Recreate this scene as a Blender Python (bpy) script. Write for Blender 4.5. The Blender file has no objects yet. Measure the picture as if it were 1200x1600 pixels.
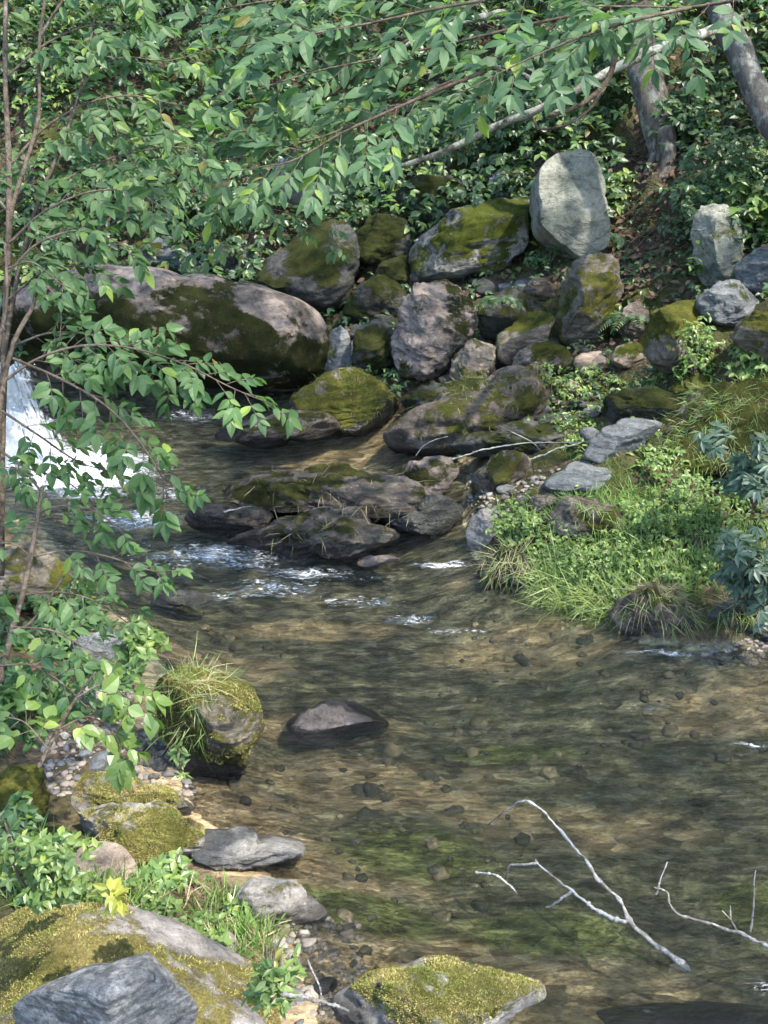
import bpy, math, random
import numpy as np
from mathutils import Vector, Matrix
S = bpy.context.scene
COL = S.collection
R_ = math.radians
# ------------------------------------------------------------------ camera, world, sun, exposure
PITCH = R_(22.0); FPX = 1931.0; CAM = np.array([0.0, 0.0, 3.0])
cam = bpy.data.cameras.new('camera'); co = bpy.data.objects.new('camera', cam); COL.objects.link(co)
co.location = CAM; co.rotation_euler = (R_(90) - PITCH, 0, 0)
cam.sensor_fit = 'VERTICAL'; cam.sensor_height = 24.0; cam.lens = FPX * 24.0 / 1600.0
cam.clip_start = 0.05; cam.clip_end = 400; S.camera = co
SUN = np.array([0.42, -0.30, 0.86]); SUN /= np.linalg.norm(SUN)
S.world = bpy.data.worlds.new('World'); S.world.use_nodes = True
wn = S.world.node_tree; sky = wn.nodes.new('ShaderNodeTexSky'); sky.sky_type = 'NISHITA'; sky.sun_disc = False
sky.sun_elevation = math.asin(SUN[2]); sky.sun_rotation = math.atan2(SUN[0], SUN[1])
wn.links.new(sky.outputs[0], wn.nodes['Background'].inputs[0]); wn.nodes['Background'].inputs[1].default_value = 0.15
sl = bpy.data.lights.new('sun', 'SUN'); so = bpy.data.objects.new('sun', sl); COL.objects.link(so)
sl.energy = 2.0; sl.angle = R_(0.8); sl.color = (1.0, 0.93, 0.82)
so.rotation_euler = Vector(SUN).to_track_quat('Z', 'Y').to_euler(); so.location = (0, 0, 20)
S.view_settings.view_transform = 'Standard'; S.view_settings.look = 'None'
S.view_settings.exposure = 2.64; S.view_settings.gamma = 1.0
S.cycles.max_bounces = 8; S.cycles.transparent_max_bounces = 16; S.cycles.diffuse_bounces = 3
S.cycles.use_denoising = True; S.cycles.caustics_reflective = False; S.cycles.caustics_refractive = False; S.cycles.sample_clamp_indirect = 6.0

# ------------------------------------------------------------------ helpers: projection
RT = np.array([1.0, 0, 0]); FW = np.array([0, math.cos(PITCH), -math.sin(PITCH)]); UP = np.array([0, math.sin(PITCH), math.cos(PITCH)])
def ray(px, py): return FW + RT * (px - 600) / FPX + UP * (800 - py) / FPX
def P(px, py, d): return CAM + ray(px, py) * d
def W(px, py, z=0.0):
    r = ray(px, py); return CAM + r * ((z - CAM[2]) / r[2])
def pix(p):
    q = np.asarray(p) - CAM; d = q @ FW
    return 600 + FPX * (q @ RT) / d, 800 - FPX * (q @ UP) / d
rng = np.random.default_rng(7); random.seed(7)

# ------------------------------------------------------------------ helpers: noise
def _h(ix, iy, iz, s):
    n = (ix.astype(np.int64) * 374761393 + iy.astype(np.int64) * 668265263 + iz.astype(np.int64) * 2147483647 + s * 974634777) & 0xFFFFFFFF
    n = ((n ^ (n >> 13)) * 1274126177) & 0xFFFFFFFF
    n = ((n ^ (n >> 15)) * 2246822519) & 0xFFFFFFFF
    return ((n ^ (n >> 16)) & 0xFFFF) / 65535.0
def vnoise(p, s=0):
    p = np.asarray(p, float); f = np.floor(p); t = p - f; t = t * t * t * (t * (t * 6 - 15) + 10)
    x, y, z = f[:, 0], f[:, 1], f[:, 2]; r = 0
    for dx in (0, 1):
        for dy in (0, 1):
            for dz in (0, 1):
                w = (t[:, 0] if dx else 1 - t[:, 0]) * (t[:, 1] if dy else 1 - t[:, 1]) * (t[:, 2] if dz else 1 - t[:, 2])
                r = r + w * _h(x + dx, y + dy, z + dz, s)
    return r
def fbm(p, s=0, o=4, g=0.5):
    p = np.asarray(p, float); a, r, n = 1.0, 0, 0
    for i in range(o):
        r = r + a * vnoise(p * (2.03 ** i) + 17.3 * i, s + i); n += a; a *= g
    return r / n
def sst(a, b, x):
    t = np.clip((x - a) / (b - a), 0, 1); return t * t * (3 - 2 * t)

# ------------------------------------------------------------------ helpers: objects
def tag(o, label=None, cat=None, group=None, kind=None):
    if label: o['label'] = label
    if cat: o['category'] = cat
    if group: o['group'] = group
    if kind: o['kind'] = kind
    return o
def mesh_obj(name, v, tris, mat, parent=None, loc=None, smooth=True, attrs=None, quads=None):
    v = np.asarray(v, float); loc = np.zeros(3) if loc is None else np.asarray(loc, float)
    me = bpy.data.meshes.new(name); F = np.asarray(quads if quads is not None else tris, np.int32); k = F.shape[1]
    off = loc if parent is None else np.array(parent.location) + loc
    me.vertices.add(len(v)); me.vertices.foreach_set('co', (v - off).astype(np.float32).ravel())
    me.loops.add(F.size); me.loops.foreach_set('vertex_index', F.ravel())
    me.polygons.add(len(F)); me.polygons.foreach_set('loop_start', np.arange(0, F.size, k, dtype=np.int32))
    me.polygons.foreach_set('use_smooth', np.full(len(F), smooth))
    me.update(calc_edges=True); me.validate()
    for n, a in (attrs or {}).items():
        at = me.attributes.new(n, 'FLOAT', 'POINT'); at.data.foreach_set('value', np.asarray(a, np.float32))
    me.materials.append(mat)
    o = bpy.data.objects.new(name, me); COL.objects.link(o); o.location = loc
    if parent is not None: o.parent = parent
    return o
def empty(name, loc, label, cat, group=None, kind=None):
    o = bpy.data.objects.new(name, None); COL.objects.link(o); o.location = loc; o.empty_display_size = 0.1
    return tag(o, label, cat, group, kind)
def smooth_path(pts, n=24):
    p = np.asarray(pts, float)
    if len(p) < 3: return np.linspace(p[0], p[-1], n)
    q = np.vstack([2 * p[0] - p[1], p, 2 * p[-1] - p[-2]]); out = []
    m = len(p) - 1
    for t in np.linspace(0, m, n):
        i = min(int(t), m - 1); u = t - i; a, b, c, d = q[i:i + 4]
        out.append(0.5 * (2 * b + (c - a) * u + (2 * a - 5 * b + 4 * c - d) * u * u + (3 * b - a - 3 * c + d) * u ** 3))
    return np.array(out)
class Tubes:
    def __init__(s): s.v = []; s.f = []; s.n = 0
    def add(s, pts, r0, r1=None, sides=6, bump=0.0, fn=None, seed=0):
        p = np.asarray(pts, float); n = len(p); r1 = r0 if r1 is None else r1
        tg = np.gradient(p, axis=0); tg /= np.linalg.norm(tg, axis=1)[:, None] + 1e-9
        ref = np.array([0.3, 0.2, 0.93]) if abs(tg[0][2]) < 0.8 else np.array([0.9, 0.3, 0.1])
        a = np.cross(tg, ref); a /= np.linalg.norm(a, axis=1)[:, None] + 1e-9; b = np.cross(tg, a)
        rr = np.linspace(r0, r1, n) if fn is None else np.array([fn(t) for t in np.linspace(0, 1, n)])
        th = np.arange(sides) * 2 * math.pi / sides
        ring = p[:, None] + rr[:, None, None] * (np.cos(th)[None, :, None] * a[:, None] + np.sin(th)[None, :, None] * b[:, None])
        v = ring.reshape(-1, 3)
        if bump > 0:
            d = v - np.repeat(p, sides, 0); sc = 0.55 / max(r0, 1e-3)
            q = v * sc; k = fbm(q, seed, 4) - 0.5
            k2 = fbm(q * np.array([2.5, 2.5, 0.6]), seed + 9, 3) - 0.5
            v = v + d * (bump * 2 * (k + 0.8 * k2))[:, None]
        i = np.arange((n - 1) * sides); r, c = i // sides, i % sides; c2 = (c + 1) % sides
        A, B, C, D = r * sides + c, r * sides + c2, (r + 1) * sides + c2, (r + 1) * sides + c
        f = np.vstack([np.stack([A, B, C], 1), np.stack([A, C, D], 1)])
        v = np.vstack([v, p[:1], p[-1:]]); e0, e1 = n * sides, n * sides + 1
        c = np.arange(sides); c2 = (c + 1) % sides; L = (n - 1) * sides
        f = np.vstack([f, np.stack([c2, c, np.full(sides, e0)], 1), np.stack([L + c, L + c2, np.full(sides, e1)], 1)])
        s.v.append(v); s.f.append(f + s.n); s.n += len(v)
    def build(s, name, mat, parent=None, loc=None):
        return mesh_obj(name, np.vstack(s.v), np.vstack(s.f), mat, parent, loc)
PROF = {  # t, half width of the leaf, as fractions of length
    'ovate': [(.18, .17), (.42, .25), (.7, .17), (.88, .07)],
    'lance': [(.25, .13), (.55, .17), (.82, .09)],
    'far': [(.38, .27), (.72, .18)],
    'blade': [(.3, .02), (.65, .016)],
    'dot': [(.45, .3)],
}
class Leaves:
    def __init__(s): s.p = []; s.d = []; s.n = []; s.l = []; s.c = []
    def add(s, p, d, n, l, c=0.15):
        s.p.append(p); s.d.append(d); s.n.append(n); s.l.append(l); s.c.append(c)
    def many(s, p, d, n, l, c):
        s.p.extend(p); s.d.extend(d); s.n.extend(n); s.l.extend(l); s.c.extend(c)
    def build(s, name, mat, parent=None, prof='ovate', wide=1.0, fold=0.25, loc=None, smooth=False):
        p = np.array(s.p); d = np.array(s.d); n = np.array(s.n); l = np.array(s.l); c = np.array(s.c)
        d /= np.linalg.norm(d, axis=1)[:, None] + 1e-9
        n = n - d * (n * d).sum(1)[:, None]; n /= np.linalg.norm(n, axis=1)[:, None] + 1e-9
        sd = np.cross(d, n); pr = PROF[prof]; k = len(pr); m = 2 + 3 * k
        V = np.zeros((len(p), m, 3)); V[:, 0] = p
        wj = wide * rng.uniform(.85, 1.15, len(p)); tw = rng.normal(0, .25, len(p))
        for i, (t, w) in enumerate(pr):
            mid = p + d * (t * l)[:, None] - n * (c * l * t * t)[:, None]
            side = sd * (w * l * wj)[:, None]; up = n * (fold * w * l * wj)[:, None]; tt = n * (tw * w * l * t)[:, None]
            V[:, 1 + 3 * i] = mid - side + up - tt; V[:, 2 + 3 * i] = mid; V[:, 3 + 3 * i] = mid + side + up + tt
        V[:, m - 1] = p + d * l[:, None] - n * (c * l)[:, None]
        T = [(0, 1, 2), (0, 2, 3)]
        for i in range(k - 1):
            a, b = 1 + 3 * i, 4 + 3 * i
            T += [(a, b, b + 1), (a, b + 1, a + 1), (a + 1, b + 1, b + 2), (a + 1, b + 2, a + 2)]
        a = 1 + 3 * (k - 1); T += [(a, m - 1, a + 1), (a + 1, m - 1, a + 2)]
        F = (np.array(T)[None] + (np.arange(len(p)) * m)[:, None, None]).reshape(-1, 3)
        return mesh_obj(name, V.reshape(-1, 3), F, mat, parent, loc, smooth=smooth)

# ------------------------------------------------------------------ materials
class NT:
    def __init__(s, name):
        s.m = bpy.data.materials.new(name); s.m.use_nodes = True; s.t = s.m.node_tree
        s.b = s.t.nodes['Principled BSDF']; s.out = s.t.nodes['Material Output']
    def n(s, typ, props=None, **inp):
        nd = s.t.nodes.new('ShaderNode' + typ)
        for k, v in (props or {}).items(): setattr(nd, k, v)
        for k, v in inp.items(): s.set(nd, k.replace('_', ' '), v)
        return nd
    def set(s, nd, k, v):
        i = nd.inputs[int(k[1:]) if k[0] == 'i' and k[1:].isdigit() else k]
        if isinstance(v, bpy.types.NodeSocket): s.t.links.new(v, i)
        elif i.type == 'RGBA': i.default_value = (*v, 1.0) if isinstance(v, (tuple, list)) else (v, v, v, 1.0)
        else: i.default_value = v
    def noise(s, vec, scale, detail=5, rough=.6, dist=0.0):
        return s.n('TexNoise', Vector=vec, Scale=scale, Detail=detail, Roughness=rough, Distortion=dist).outputs['Fac']
    def ramp(s, f, *st):
        nd = s.n('ValToRGB', Fac=f); e = nd.color_ramp.elements
        while len(e) > len(st): e.remove(e[-1])
        while len(e) < len(st): e.new(.5)
        for el, (p, c) in zip(e, st): el.position = p; el.color = (*c, 1) if isinstance(c, tuple) else (c, c, c, 1)
        return nd.outputs['Color']
    def mix(s, f, a, b, mode='MIX'):
        nd = s.n('Mix', {'data_type': 'RGBA', 'blend_type': mode}); s.set(nd, 'i0', f); s.set(nd, 'i6', a); s.set(nd, 'i7', b)
        return nd.outputs[2]
    def math(s, op, a, b=0.0, c=0.0):
        nd = s.n('Math', {'operation': op}); s.set(nd, 'i0', a); s.set(nd, 'i1', b); s.set(nd, 'i2', c); return nd.outputs[0]
    def mapr(s, v, a, b, c=0.0, d=1.0):
        return s.n('MapRange', i0=v, i1=a, i2=b, i3=c, i4=d).outputs[0]
    def bump(s, h, dist, strength=1.0, normal=None):
        nd = s.n('Bump', Height=h, Distance=dist, Strength=strength)
        if normal is not None: s.set(nd, 'Normal', normal)
        return nd.outputs[0]
    def coord(s, scale=(1, 1, 1), rot=(0, 0, 0)):
        tc = s.n('TexCoord').outputs['Object']; r = s.n('ObjectInfo').outputs['Random']
        off = s.math('MULTIPLY', r, 37.0)
        ad = s.n('VectorMath', {'operation': 'ADD'}); s.set(ad, 'i0', tc); s.set(ad, 'i1', off)
        return s.n('Mapping', Vector=ad.outputs[0], Scale=scale, Rotation=rot).outputs[0]

def rock_mat(name, dark, mid, pale, pale_at=.58, mossA=(.035, .05, .012), mossB=(.10, .115, .02), rot=(.5, .3, .2), stretch=4.0, rough=.85, wet_top=.05, grain=0.0):
    t = NT(name); c = t.coord(); cs = t.coord((1.2, 1.2, stretch), rot)
    big = t.noise(c, 2.2, 7, .62); md = t.noise(cs, 4.5, 8, .68, .4); fine = t.noise(c, 26, 8, .75)
    base = t.ramp(md, (.32, dark), (.52, mid), (.72, tuple(x * 1.35 for x in mid)))
    pm = t.math('MULTIPLY', t.mapr(big, pale_at - .05, pale_at + .05), t.mapr(md, .3, .55))
    base = t.mix(t.math('MULTIPLY', pm, .85), base, pale)
    base = t.mix(.7, base, t.ramp(fine, (.3, .35), (.5, .95), (.72, 1.5)), 'MULTIPLY')
    sp = t.noise(c, 70, 3, .6); base = t.mix(t.mapr(sp, .66, .7, 0, .6), base, tuple(min(.75, x * 1.5 + .05) for x in pale))
    if grain:
        g1 = t.noise(c, 38, 6, .8); g2 = t.noise(cs, 16, 6, .75)
        base = t.mix(grain, base, t.mix(t.mapr(g2, .42, .56), t.ramp(g1, (.4, (.05, .052, .055)), (.56, (.17, .17, .17))), t.ramp(g1, (.42, (.16, .16, .16)), (.58, (.48, .47, .45)))))
    cr = t.n('TexVoronoi', {'feature': 'DISTANCE_TO_EDGE'}, Vector=t.mix(.12, cs, t.n('TexNoise', Vector=c, Scale=5.0).outputs['Color']), Scale=1.6).outputs['Distance']
    crack = t.mapr(cr, 0.0, .016, 1, 0)
    base = t.mix(t.math('MULTIPLY', crack, t.mapr(big, .5, .62, 0, .5)), base, tuple(x * .4 for x in dark))
    at = t.n('Attribute', {'attribute_name': 'moss'}).outputs['Fac']
    mn = t.math('ADD', at, t.math('MULTIPLY', t.math('SUBTRACT', t.noise(c, 14, 8, .76), .5), 1.7))
    mm = t.mapr(mn, .42, .62)
    mossc = t.ramp(t.noise(c, 5, 6, .7), (.35, mossA), (.62, mossB), (.78, tuple(x * 1.3 for x in mossB)))
    mossc = t.mix(.75, mossc, t.ramp(t.noise(c, 90, 4, .7), (.3, .4), (.6, 1.25)), 'MULTIPLY')
    mossc = t.mix(t.mapr(t.noise(c, 9, 5, .7), .56, .68, 0, .55), mossc, (.085, .06, .028))
    colr = t.mix(mm, base, mossc)
    z = t.n('SeparateXYZ', Vector=t.n('NewGeometry').outputs['Position']).outputs[2]
    wet = t.mapr(t.math('ADD', z, t.math('MULTIPLY', t.math('SUBTRACT', big, .5), .12)), wet_top - .02, wet_top + .03, 1, 0)
    colr = t.mix(t.math('MULTIPLY', wet, .68), colr, (.012, .011, .010))
    t.set(t.b, 'Base Color', colr)
    t.set(t.b, 'Roughness', t.mix(wet, t.mix(mm, rough, 1.0), .32)); t.set(t.b, 'Specular IOR Level', t.mix(mm, .35, .08))
    b1 = t.bump(t.math('ADD', md, t.math('MULTIPLY', crack, -.15)), .12, .9); b2 = t.bump(fine, .03, .9, b1)
    b3 = t.bump(t.math('MULTIPLY', mm, t.noise(c, 110, 4, .8)), .035, .9, b2)
    t.set(t.b, 'Normal', b3); return t.m
M = {}
M['grey'] = rock_mat('rock_grey', (.05, .052, .05), (.16, .16, .15), (.38, .35, .31), .54)
M['stand'] = rock_mat('rock_grey_green', (.085, .092, .075), (.20, .212, .17), (.36, .345, .275), .54, stretch=2.2, rot=(1.2, .4, .3))
M['pink'] = rock_mat('rock_pinkish', (.045, .038, .032), (.135, .11, .092), (.35, .285, .245), .5, (.016, .020, .008), (.04, .046, .014))
M['brown'] = rock_mat('rock_brown', (.035, .03, .022), (.125, .10, .078), (.33, .27, .23), .54, (.035, .042, .012), (.085, .09, .022))
M['dark'] = rock_mat('rock_dark_moss', (.022, .023, .022), (.075, .075, .065), (.18, .165, .14), .64, (.022, .031, .009), (.062, .068, .021))
M['yellow'] = rock_mat('rock_yellow_moss', (.06, .05, .038), (.18, .155, .12), (.36, .30, .24), .55, (.045, .056, .013), (.16, .155, .034))
M['slate'] = rock_mat('rock_slate', (.09, .095, .10), (.18, .19, .19), (.28, .28, .27), .6, stretch=7, rot=(.3, .5, .1))
M['light'] = rock_mat('rock_light', (.13, .115, .10), (.29, .265, .235), (.45, .42, .38), .52, (.08, .082, .02), (.21, .195, .055))
M['fore'] = rock_mat('rock_foreground', (.12, .11, .10), (.26, .24, .22), (.46, .42, .40), .54, (.13, .11, .035), (.28, .235, .085))
M['speck'] = rock_mat('rock_speckled', (.09, .095, .10), (.18, .19, .19), (.34, .34, .33), .5, stretch=2.5, rot=(.9, .5, .1), grain=.8)
M['tuftrock'] = rock_mat('rock_tufted', (.03, .028, .022), (.11, .095, .07), (.26, .22, .17), .58, (.05, .055, .014), (.17, .16, .045), wet_top=.17)
M['wetbrown'] = rock_mat('rock_wet_brown', (.025, .021, .017), (.095, .078, .062), (.30, .25, .22), .56, (.022, .025, .009), (.07, .072, .02), wet_top=.11, rough=.6)
M['midstone'] = rock_mat('rock_midstream', (.05, .043, .04), (.16, .135, .125), (.32, .27, .25), .55, wet_top=.02)
M['sand'] = rock_mat('rock_sandy', (.20, .14, .10), (.36, .27, .20), (.48, .39, .31), .55, wet_top=-1)

def leaf_mat(name, a, b, c=None, trans=.35, rough=.42, spec=.5):
    t = NT(name); r = t.n('NewGeometry').outputs['Random Per Island']
    c = c or tuple(x * 1.5 for x in b)
    col = t.ramp(r, (0, a), (.55, b), (.9, b), (.985, c), (1, (.16, .12, .04)))
    pn = t.noise(t.n('NewGeometry').outputs['Position'], 3.0, 3, .6)
    col = t.mix(.5, col, t.ramp(pn, (.3, .6), (.7, 1.35)), 'MULTIPLY')
    t.set(t.b, 'Base Color', col); t.set(t.b, 'Roughness', rough); t.set(t.b, 'Specular IOR Level', spec)
    tr = t.n('BsdfTranslucent', Color=t.mix(1.0, col, (1.25, 1.5, .5), 'MULTIPLY'))
    mx = t.n('MixShader', i0=trans, i1=t.b.outputs[0], i2=tr.outputs[0]); t.t.links.new(mx.outputs[0], t.out.inputs[0])
    return t.m
M['leaf_sap'] = leaf_mat('leaf_sapling', (.042, .095, .036), (.08, .15, .05), (.19, .27, .05), trans=.48, rough=.52, spec=.4)
M['leaf_up'] = leaf_mat('leaf_overhang', (.05, .105, .055), (.10, .178, .08), (.23, .32, .055), spec=.4, rough=.56, trans=.5)
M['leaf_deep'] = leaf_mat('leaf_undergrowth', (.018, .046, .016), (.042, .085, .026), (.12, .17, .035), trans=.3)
M['leaf_herb'] = leaf_mat('leaf_herb', (.07, .13, .03), (.13, .195, .05), (.25, .30, .06))
M['leaf_blue'] = leaf_mat('leaf_blue_green', (.04, .075, .045), (.075, .12, .08), (.14, .19, .12), rough=.45)
M['leaf_yellow'] = leaf_mat('leaf_yellow', (.18, .20, .03), (.26, .26, .04))
M['grass'] = leaf_mat('grass_blade', (.08, .15, .03), (.14, .23, .055), (.30, .29, .12))
M['grass_pale'] = leaf_mat('grass_pale', (.12, .18, .05), (.20, .25, .08), (.34, .32, .16))
M['straw'] = leaf_mat('dry_grass', (.20, .17, .09), (.30, .25, .14), (.40, .34, .2))
t = NT('moss_fuzz'); r_ = t.n('NewGeometry').outputs['Random Per Island']; c = t.n('NewGeometry').outputs['Position']
m1 = t.noise(c, 7, 6, .7); m2 = t.noise(c, 19, 5, .7)
cg = t.ramp(m1, (.36, (.12, .15, .035)), (.47, (.22, .215, .065)), (.57, (.31, .27, .105)), (.68, (.20, .145, .07)))
cg = t.mix(.8, cg, t.ramp(m2, (.35, .45), (.5, 1.0), (.65, 1.45)), 'MULTIPLY'); cg = t.mix(.8, cg, t.ramp(r_, (0, .55), (1, 1.4)), 'MULTIPLY')
t.set(t.b, 'Base Color', cg); t.set(t.b, 'Roughness', 1.0); t.set(t.b, 'Specular IOR Level', .05); M['mossblade'] = t.m
M['litter'] = leaf_mat('leaf_litter', (.035, .022, .016), (.10, .065, .045), (.22, .16, .11), trans=.05, rough=.8, spec=.2)

def bark_mat(name, dark, mid, lich, lam=.5, scale=(1, 1, .35)):
    t = NT(name); c = t.coord(scale)
    a = t.noise(c, 22, 8, .7, .5); b = t.noise(t.coord(), 9, 6, .7); f = t.noise(c, 80, 4, .7)
    col = t.ramp(a, (.35, dark), (.6, mid)); col = t.mix(t.mapr(b, lam - .03, lam + .06, 0, .9), col, lich)
    col = t.mix(.5, col, t.ramp(f, (.3, .5), (.65, 1.3)), 'MULTIPLY')
    t.set(t.b, 'Base Color', col); t.set(t.b, 'Roughness', .9); t.set(t.b, 'Specular IOR Level', .2)
    t.set(t.b, 'Normal', t.bump(t.math('ADD', a, t.math('MULTIPLY', f, .3)), .02, .9)); return t.m
M['bark'] = bark_mat('bark_lichen', (.035, .03, .025), (.12, .105, .085), (.19, .195, .165), .57)
M['bark_pale'] = bark_mat('bark_pale_lichen', (.06, .055, .05), (.085, .08, .07), (.19, .195, .175), .53)
M['bark_br'] = bark_mat('bark_branch', (.045, .04, .034), (.13, .12, .10), (.30, .31, .27), .47, (1, 1, 1))
M['twig'] = bark_mat('twig_brown', (.04, .03, .022), (.13, .10, .075), (.2, .18, .15), .6, (1, 1, 1))
M['dead'] = bark_mat('dead_wood', (.07, .062, .052), (.22, .205, .18), (.40, .38, .35), .5, (1, 1, 1))

# ground
t = NT('ground_soil'); c = t.n('NewGeometry').outputs['Position']
a = t.noise(c, 3, 8, .65); b = t.noise(c, 22, 8, .75); lit = t.n('TexVoronoi', Vector=t.mix(.1, c, t.n('TexNoise', Vector=c, Scale=9.0).outputs['Color']), Scale=38.0)
soil = t.ramp(b, (.3, (.022, .016, .012)), (.55, (.065, .048, .036)), (.75, (.13, .10, .075)))
soil = t.mix(t.math('MULTIPLY', t.mapr(a, .45, .6), .6), soil, t.ramp(lit.outputs['Color'], (.2, (.03, .02, .015)), (.6, (.12, .08, .055)), (.9, (.22, .16, .12))))
zz_ = t.n('SeparateXYZ', Vector=c).outputs[2]; shore = t.mapr(t.math('ADD', zz_, t.math('MULTIPLY', t.math('SUBTRACT', a, .5), .12)), .02, .10, 1, 0)
mos = t.math('MULTIPLY', t.mapr(t.noise(c, 1.6, 6, .7), .42, .56), .85)
soil = t.mix(mos, soil, t.ramp(b, (.3, (.02, .03, .008)), (.7, (.07, .085, .018))))
soil = t.mix(t.math('MULTIPLY', shore, .85), soil, t.ramp(b, (.34, (.05, .034, .022)), (.5, (.15, .10, .065)), (.68, (.27, .20, .13))))
soil_h = t.math('ADD', b, t.math('MULTIPLY', lit.outputs['Distance'], -.6)); soil_a = a
# stream bed
mp = lambda sx, sy: t.n('Mapping', Vector=c, Scale=(sx * .9, sy * 1.1, 0)).outputs[0]
lg = t.noise(mp(1.0, 2.2), 1.0, 6, .62); b = t.noise(mp(6, 11), 1.0, 9, .8); b2 = t.noise(mp(26, 44), 1.0, 6, .75)
fl = t.n('TexVoronoi', Vector=t.mix(.06, mp(13, 24), t.n('TexNoise', Vector=mp(9, 9), Scale=1.0).outputs['Color']), Scale=1.0)
sd = t.n('Attribute', {'attribute_name': 'sand'}).outputs['Fac']; ag = t.n('Attribute', {'attribute_name': 'algae'}).outputs['Fac']  # sand mask carries painted sun patches as well as sand
base = t.ramp(b, (.38, (.03, .033, .02)), (.5, (.145, .138, .088)), (.62, (.33, .30, .19)))
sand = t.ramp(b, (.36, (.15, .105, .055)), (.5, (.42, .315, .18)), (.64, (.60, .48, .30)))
alge = t.ramp(b, (.38, (.03, .04, .012)), (.5, (.13, .155, .045)), (.63, (.32, .36, .12)))
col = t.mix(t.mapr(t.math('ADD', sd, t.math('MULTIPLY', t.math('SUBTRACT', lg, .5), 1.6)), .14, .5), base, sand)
col = t.mix(t.mapr(t.math('ADD', ag, t.math('MULTIPLY', t.math('SUBTRACT', b2, .5), 1.4)), .35, .6, 0, .85), col, alge)
col = t.mix(.6, col, t.ramp(fl.outputs['Color'], (.15, .28), (.5, 1.0), (.85, 1.9)), 'MULTIPLY')
col = t.mix(.6, col, t.ramp(b2, (.36, .4), (.5, 1.0), (.64, 1.5)), 'MULTIPLY')
land = t.mapr(t.math('ADD', zz_, t.math('MULTIPLY', t.math('SUBTRACT', soil_a, .5), .10)), .0, .05)
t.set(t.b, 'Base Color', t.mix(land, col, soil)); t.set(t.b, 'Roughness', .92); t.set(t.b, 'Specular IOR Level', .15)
t.set(t.b, 'Normal', t.bump(t.mix(land, t.math('ADD', b, t.math('MULTIPLY', b2, .4)), soil_h), .05, .85)); M['soil'] = M['bed'] = t.m
# water
t = NT('creek_water'); c = t.n('NewGeometry').outputs['Position']
w1 = t.noise(t.n('Mapping', Vector=c, Scale=(5, 13, 5)).outputs[0], 1.0, 5, .65, .3); w2 = t.noise(t.n('Mapping', Vector=c, Scale=(18, 42, 18)).outputs[0], 1.0, 4, .65, .3)
fo = t.n('Attribute', {'attribute_name': 'foam'}).outputs['Fac']
bm = t.bump(t.math('ADD', w1, t.math('MULTIPLY', w2, .9)), .075, 1.0)
lw = t.n('Fresnel', IOR=1.33, Normal=bm).outputs[0]
tr = t.n('BsdfTransparent', Color=(.96, .97, .94)); rf = t.n('BsdfRefraction', Color=(.95, .97, .92), Roughness=.0, IOR=1.33, Normal=bm)
body = t.n('MixShader', i0=.04, i1=tr.outputs[0], i2=rf.outputs[0])
gl = t.n('BsdfGlossy', Color=(1, 1, 1), Roughness=.03, Normal=bm)
sh = t.n('MixShader', i0=lw, i1=body.outputs[0], i2=gl.outputs[0])
fn = t.noise(t.n('Mapping', Vector=c, Scale=(22, 70, 22)).outputs[0], 1.0, 6, .75, 1.0)
fm = t.mapr(t.math('ADD', fn, t.math('MULTIPLY', fo, .24)), .66, .86, 0, .85)
foam = t.n('BsdfDiffuse', Color=(.8, .83, .86))
sh = t.n('MixShader', i0=fm, i1=sh.outputs[0], i2=foam.outputs[0])
t.t.links.new(sh.outputs[0], t.out.inputs[0])
va = t.n('VolumeAbsorption', Color=(.38, .50, .33), Density=.55); t.t.links.new(va.outputs[0], t.out.inputs['Volume'])
M['water'] = t.m
t = NT('white_water'); c = t.n('NewGeometry').outputs['Position']
au = t.n('Attribute', {'attribute_name': 'across'}).outputs['Fac']; av = t.n('Attribute', {'attribute_name': 'along'}).outputs['Fac']
uv = t.n('CombineXYZ', i0=t.math('MULTIPLY', au, 34.0), i1=t.math('MULTIPLY', av, 5.0)).outputs[0]
a = t.noise(uv, 1.0, 7, .7, .7); b = t.noise(c, 30, 6, .75)
f = t.math('ADD', t.math('MULTIPLY', a, .7), t.math('MULTIPLY', b, .3))
t.set(t.b, 'Base Color', t.ramp(f, (.32, (.25, .31, .35)), (.42, (.50, .56, .60)), (.54, (.74, .77, .79)))); t.set(t.b, 'Roughness', .3)
t.set(t.b, 'Normal', t.bump(f, .09, 1.0))
edge = t.math('ADD', t.mapr(au, .72, 1.0, 0, .34), t.mapr(av, .8, 1.0, 0, .3))
al = t.mapr(t.math('SUBTRACT', f, edge), .22, .36)
mx = t.n('MixShader', i0=al, i1=t.n('BsdfTransparent').outputs[0], i2=t.b.outputs[0]); t.t.links.new(mx.outputs[0], t.out.inputs[0]); M['white'] = t.m
t = NT('spray_water'); t.set(t.b, 'Base Color', (.8, .84, .88)); t.set(t.b, 'Roughness', .3); M['spray'] = t.m

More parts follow.
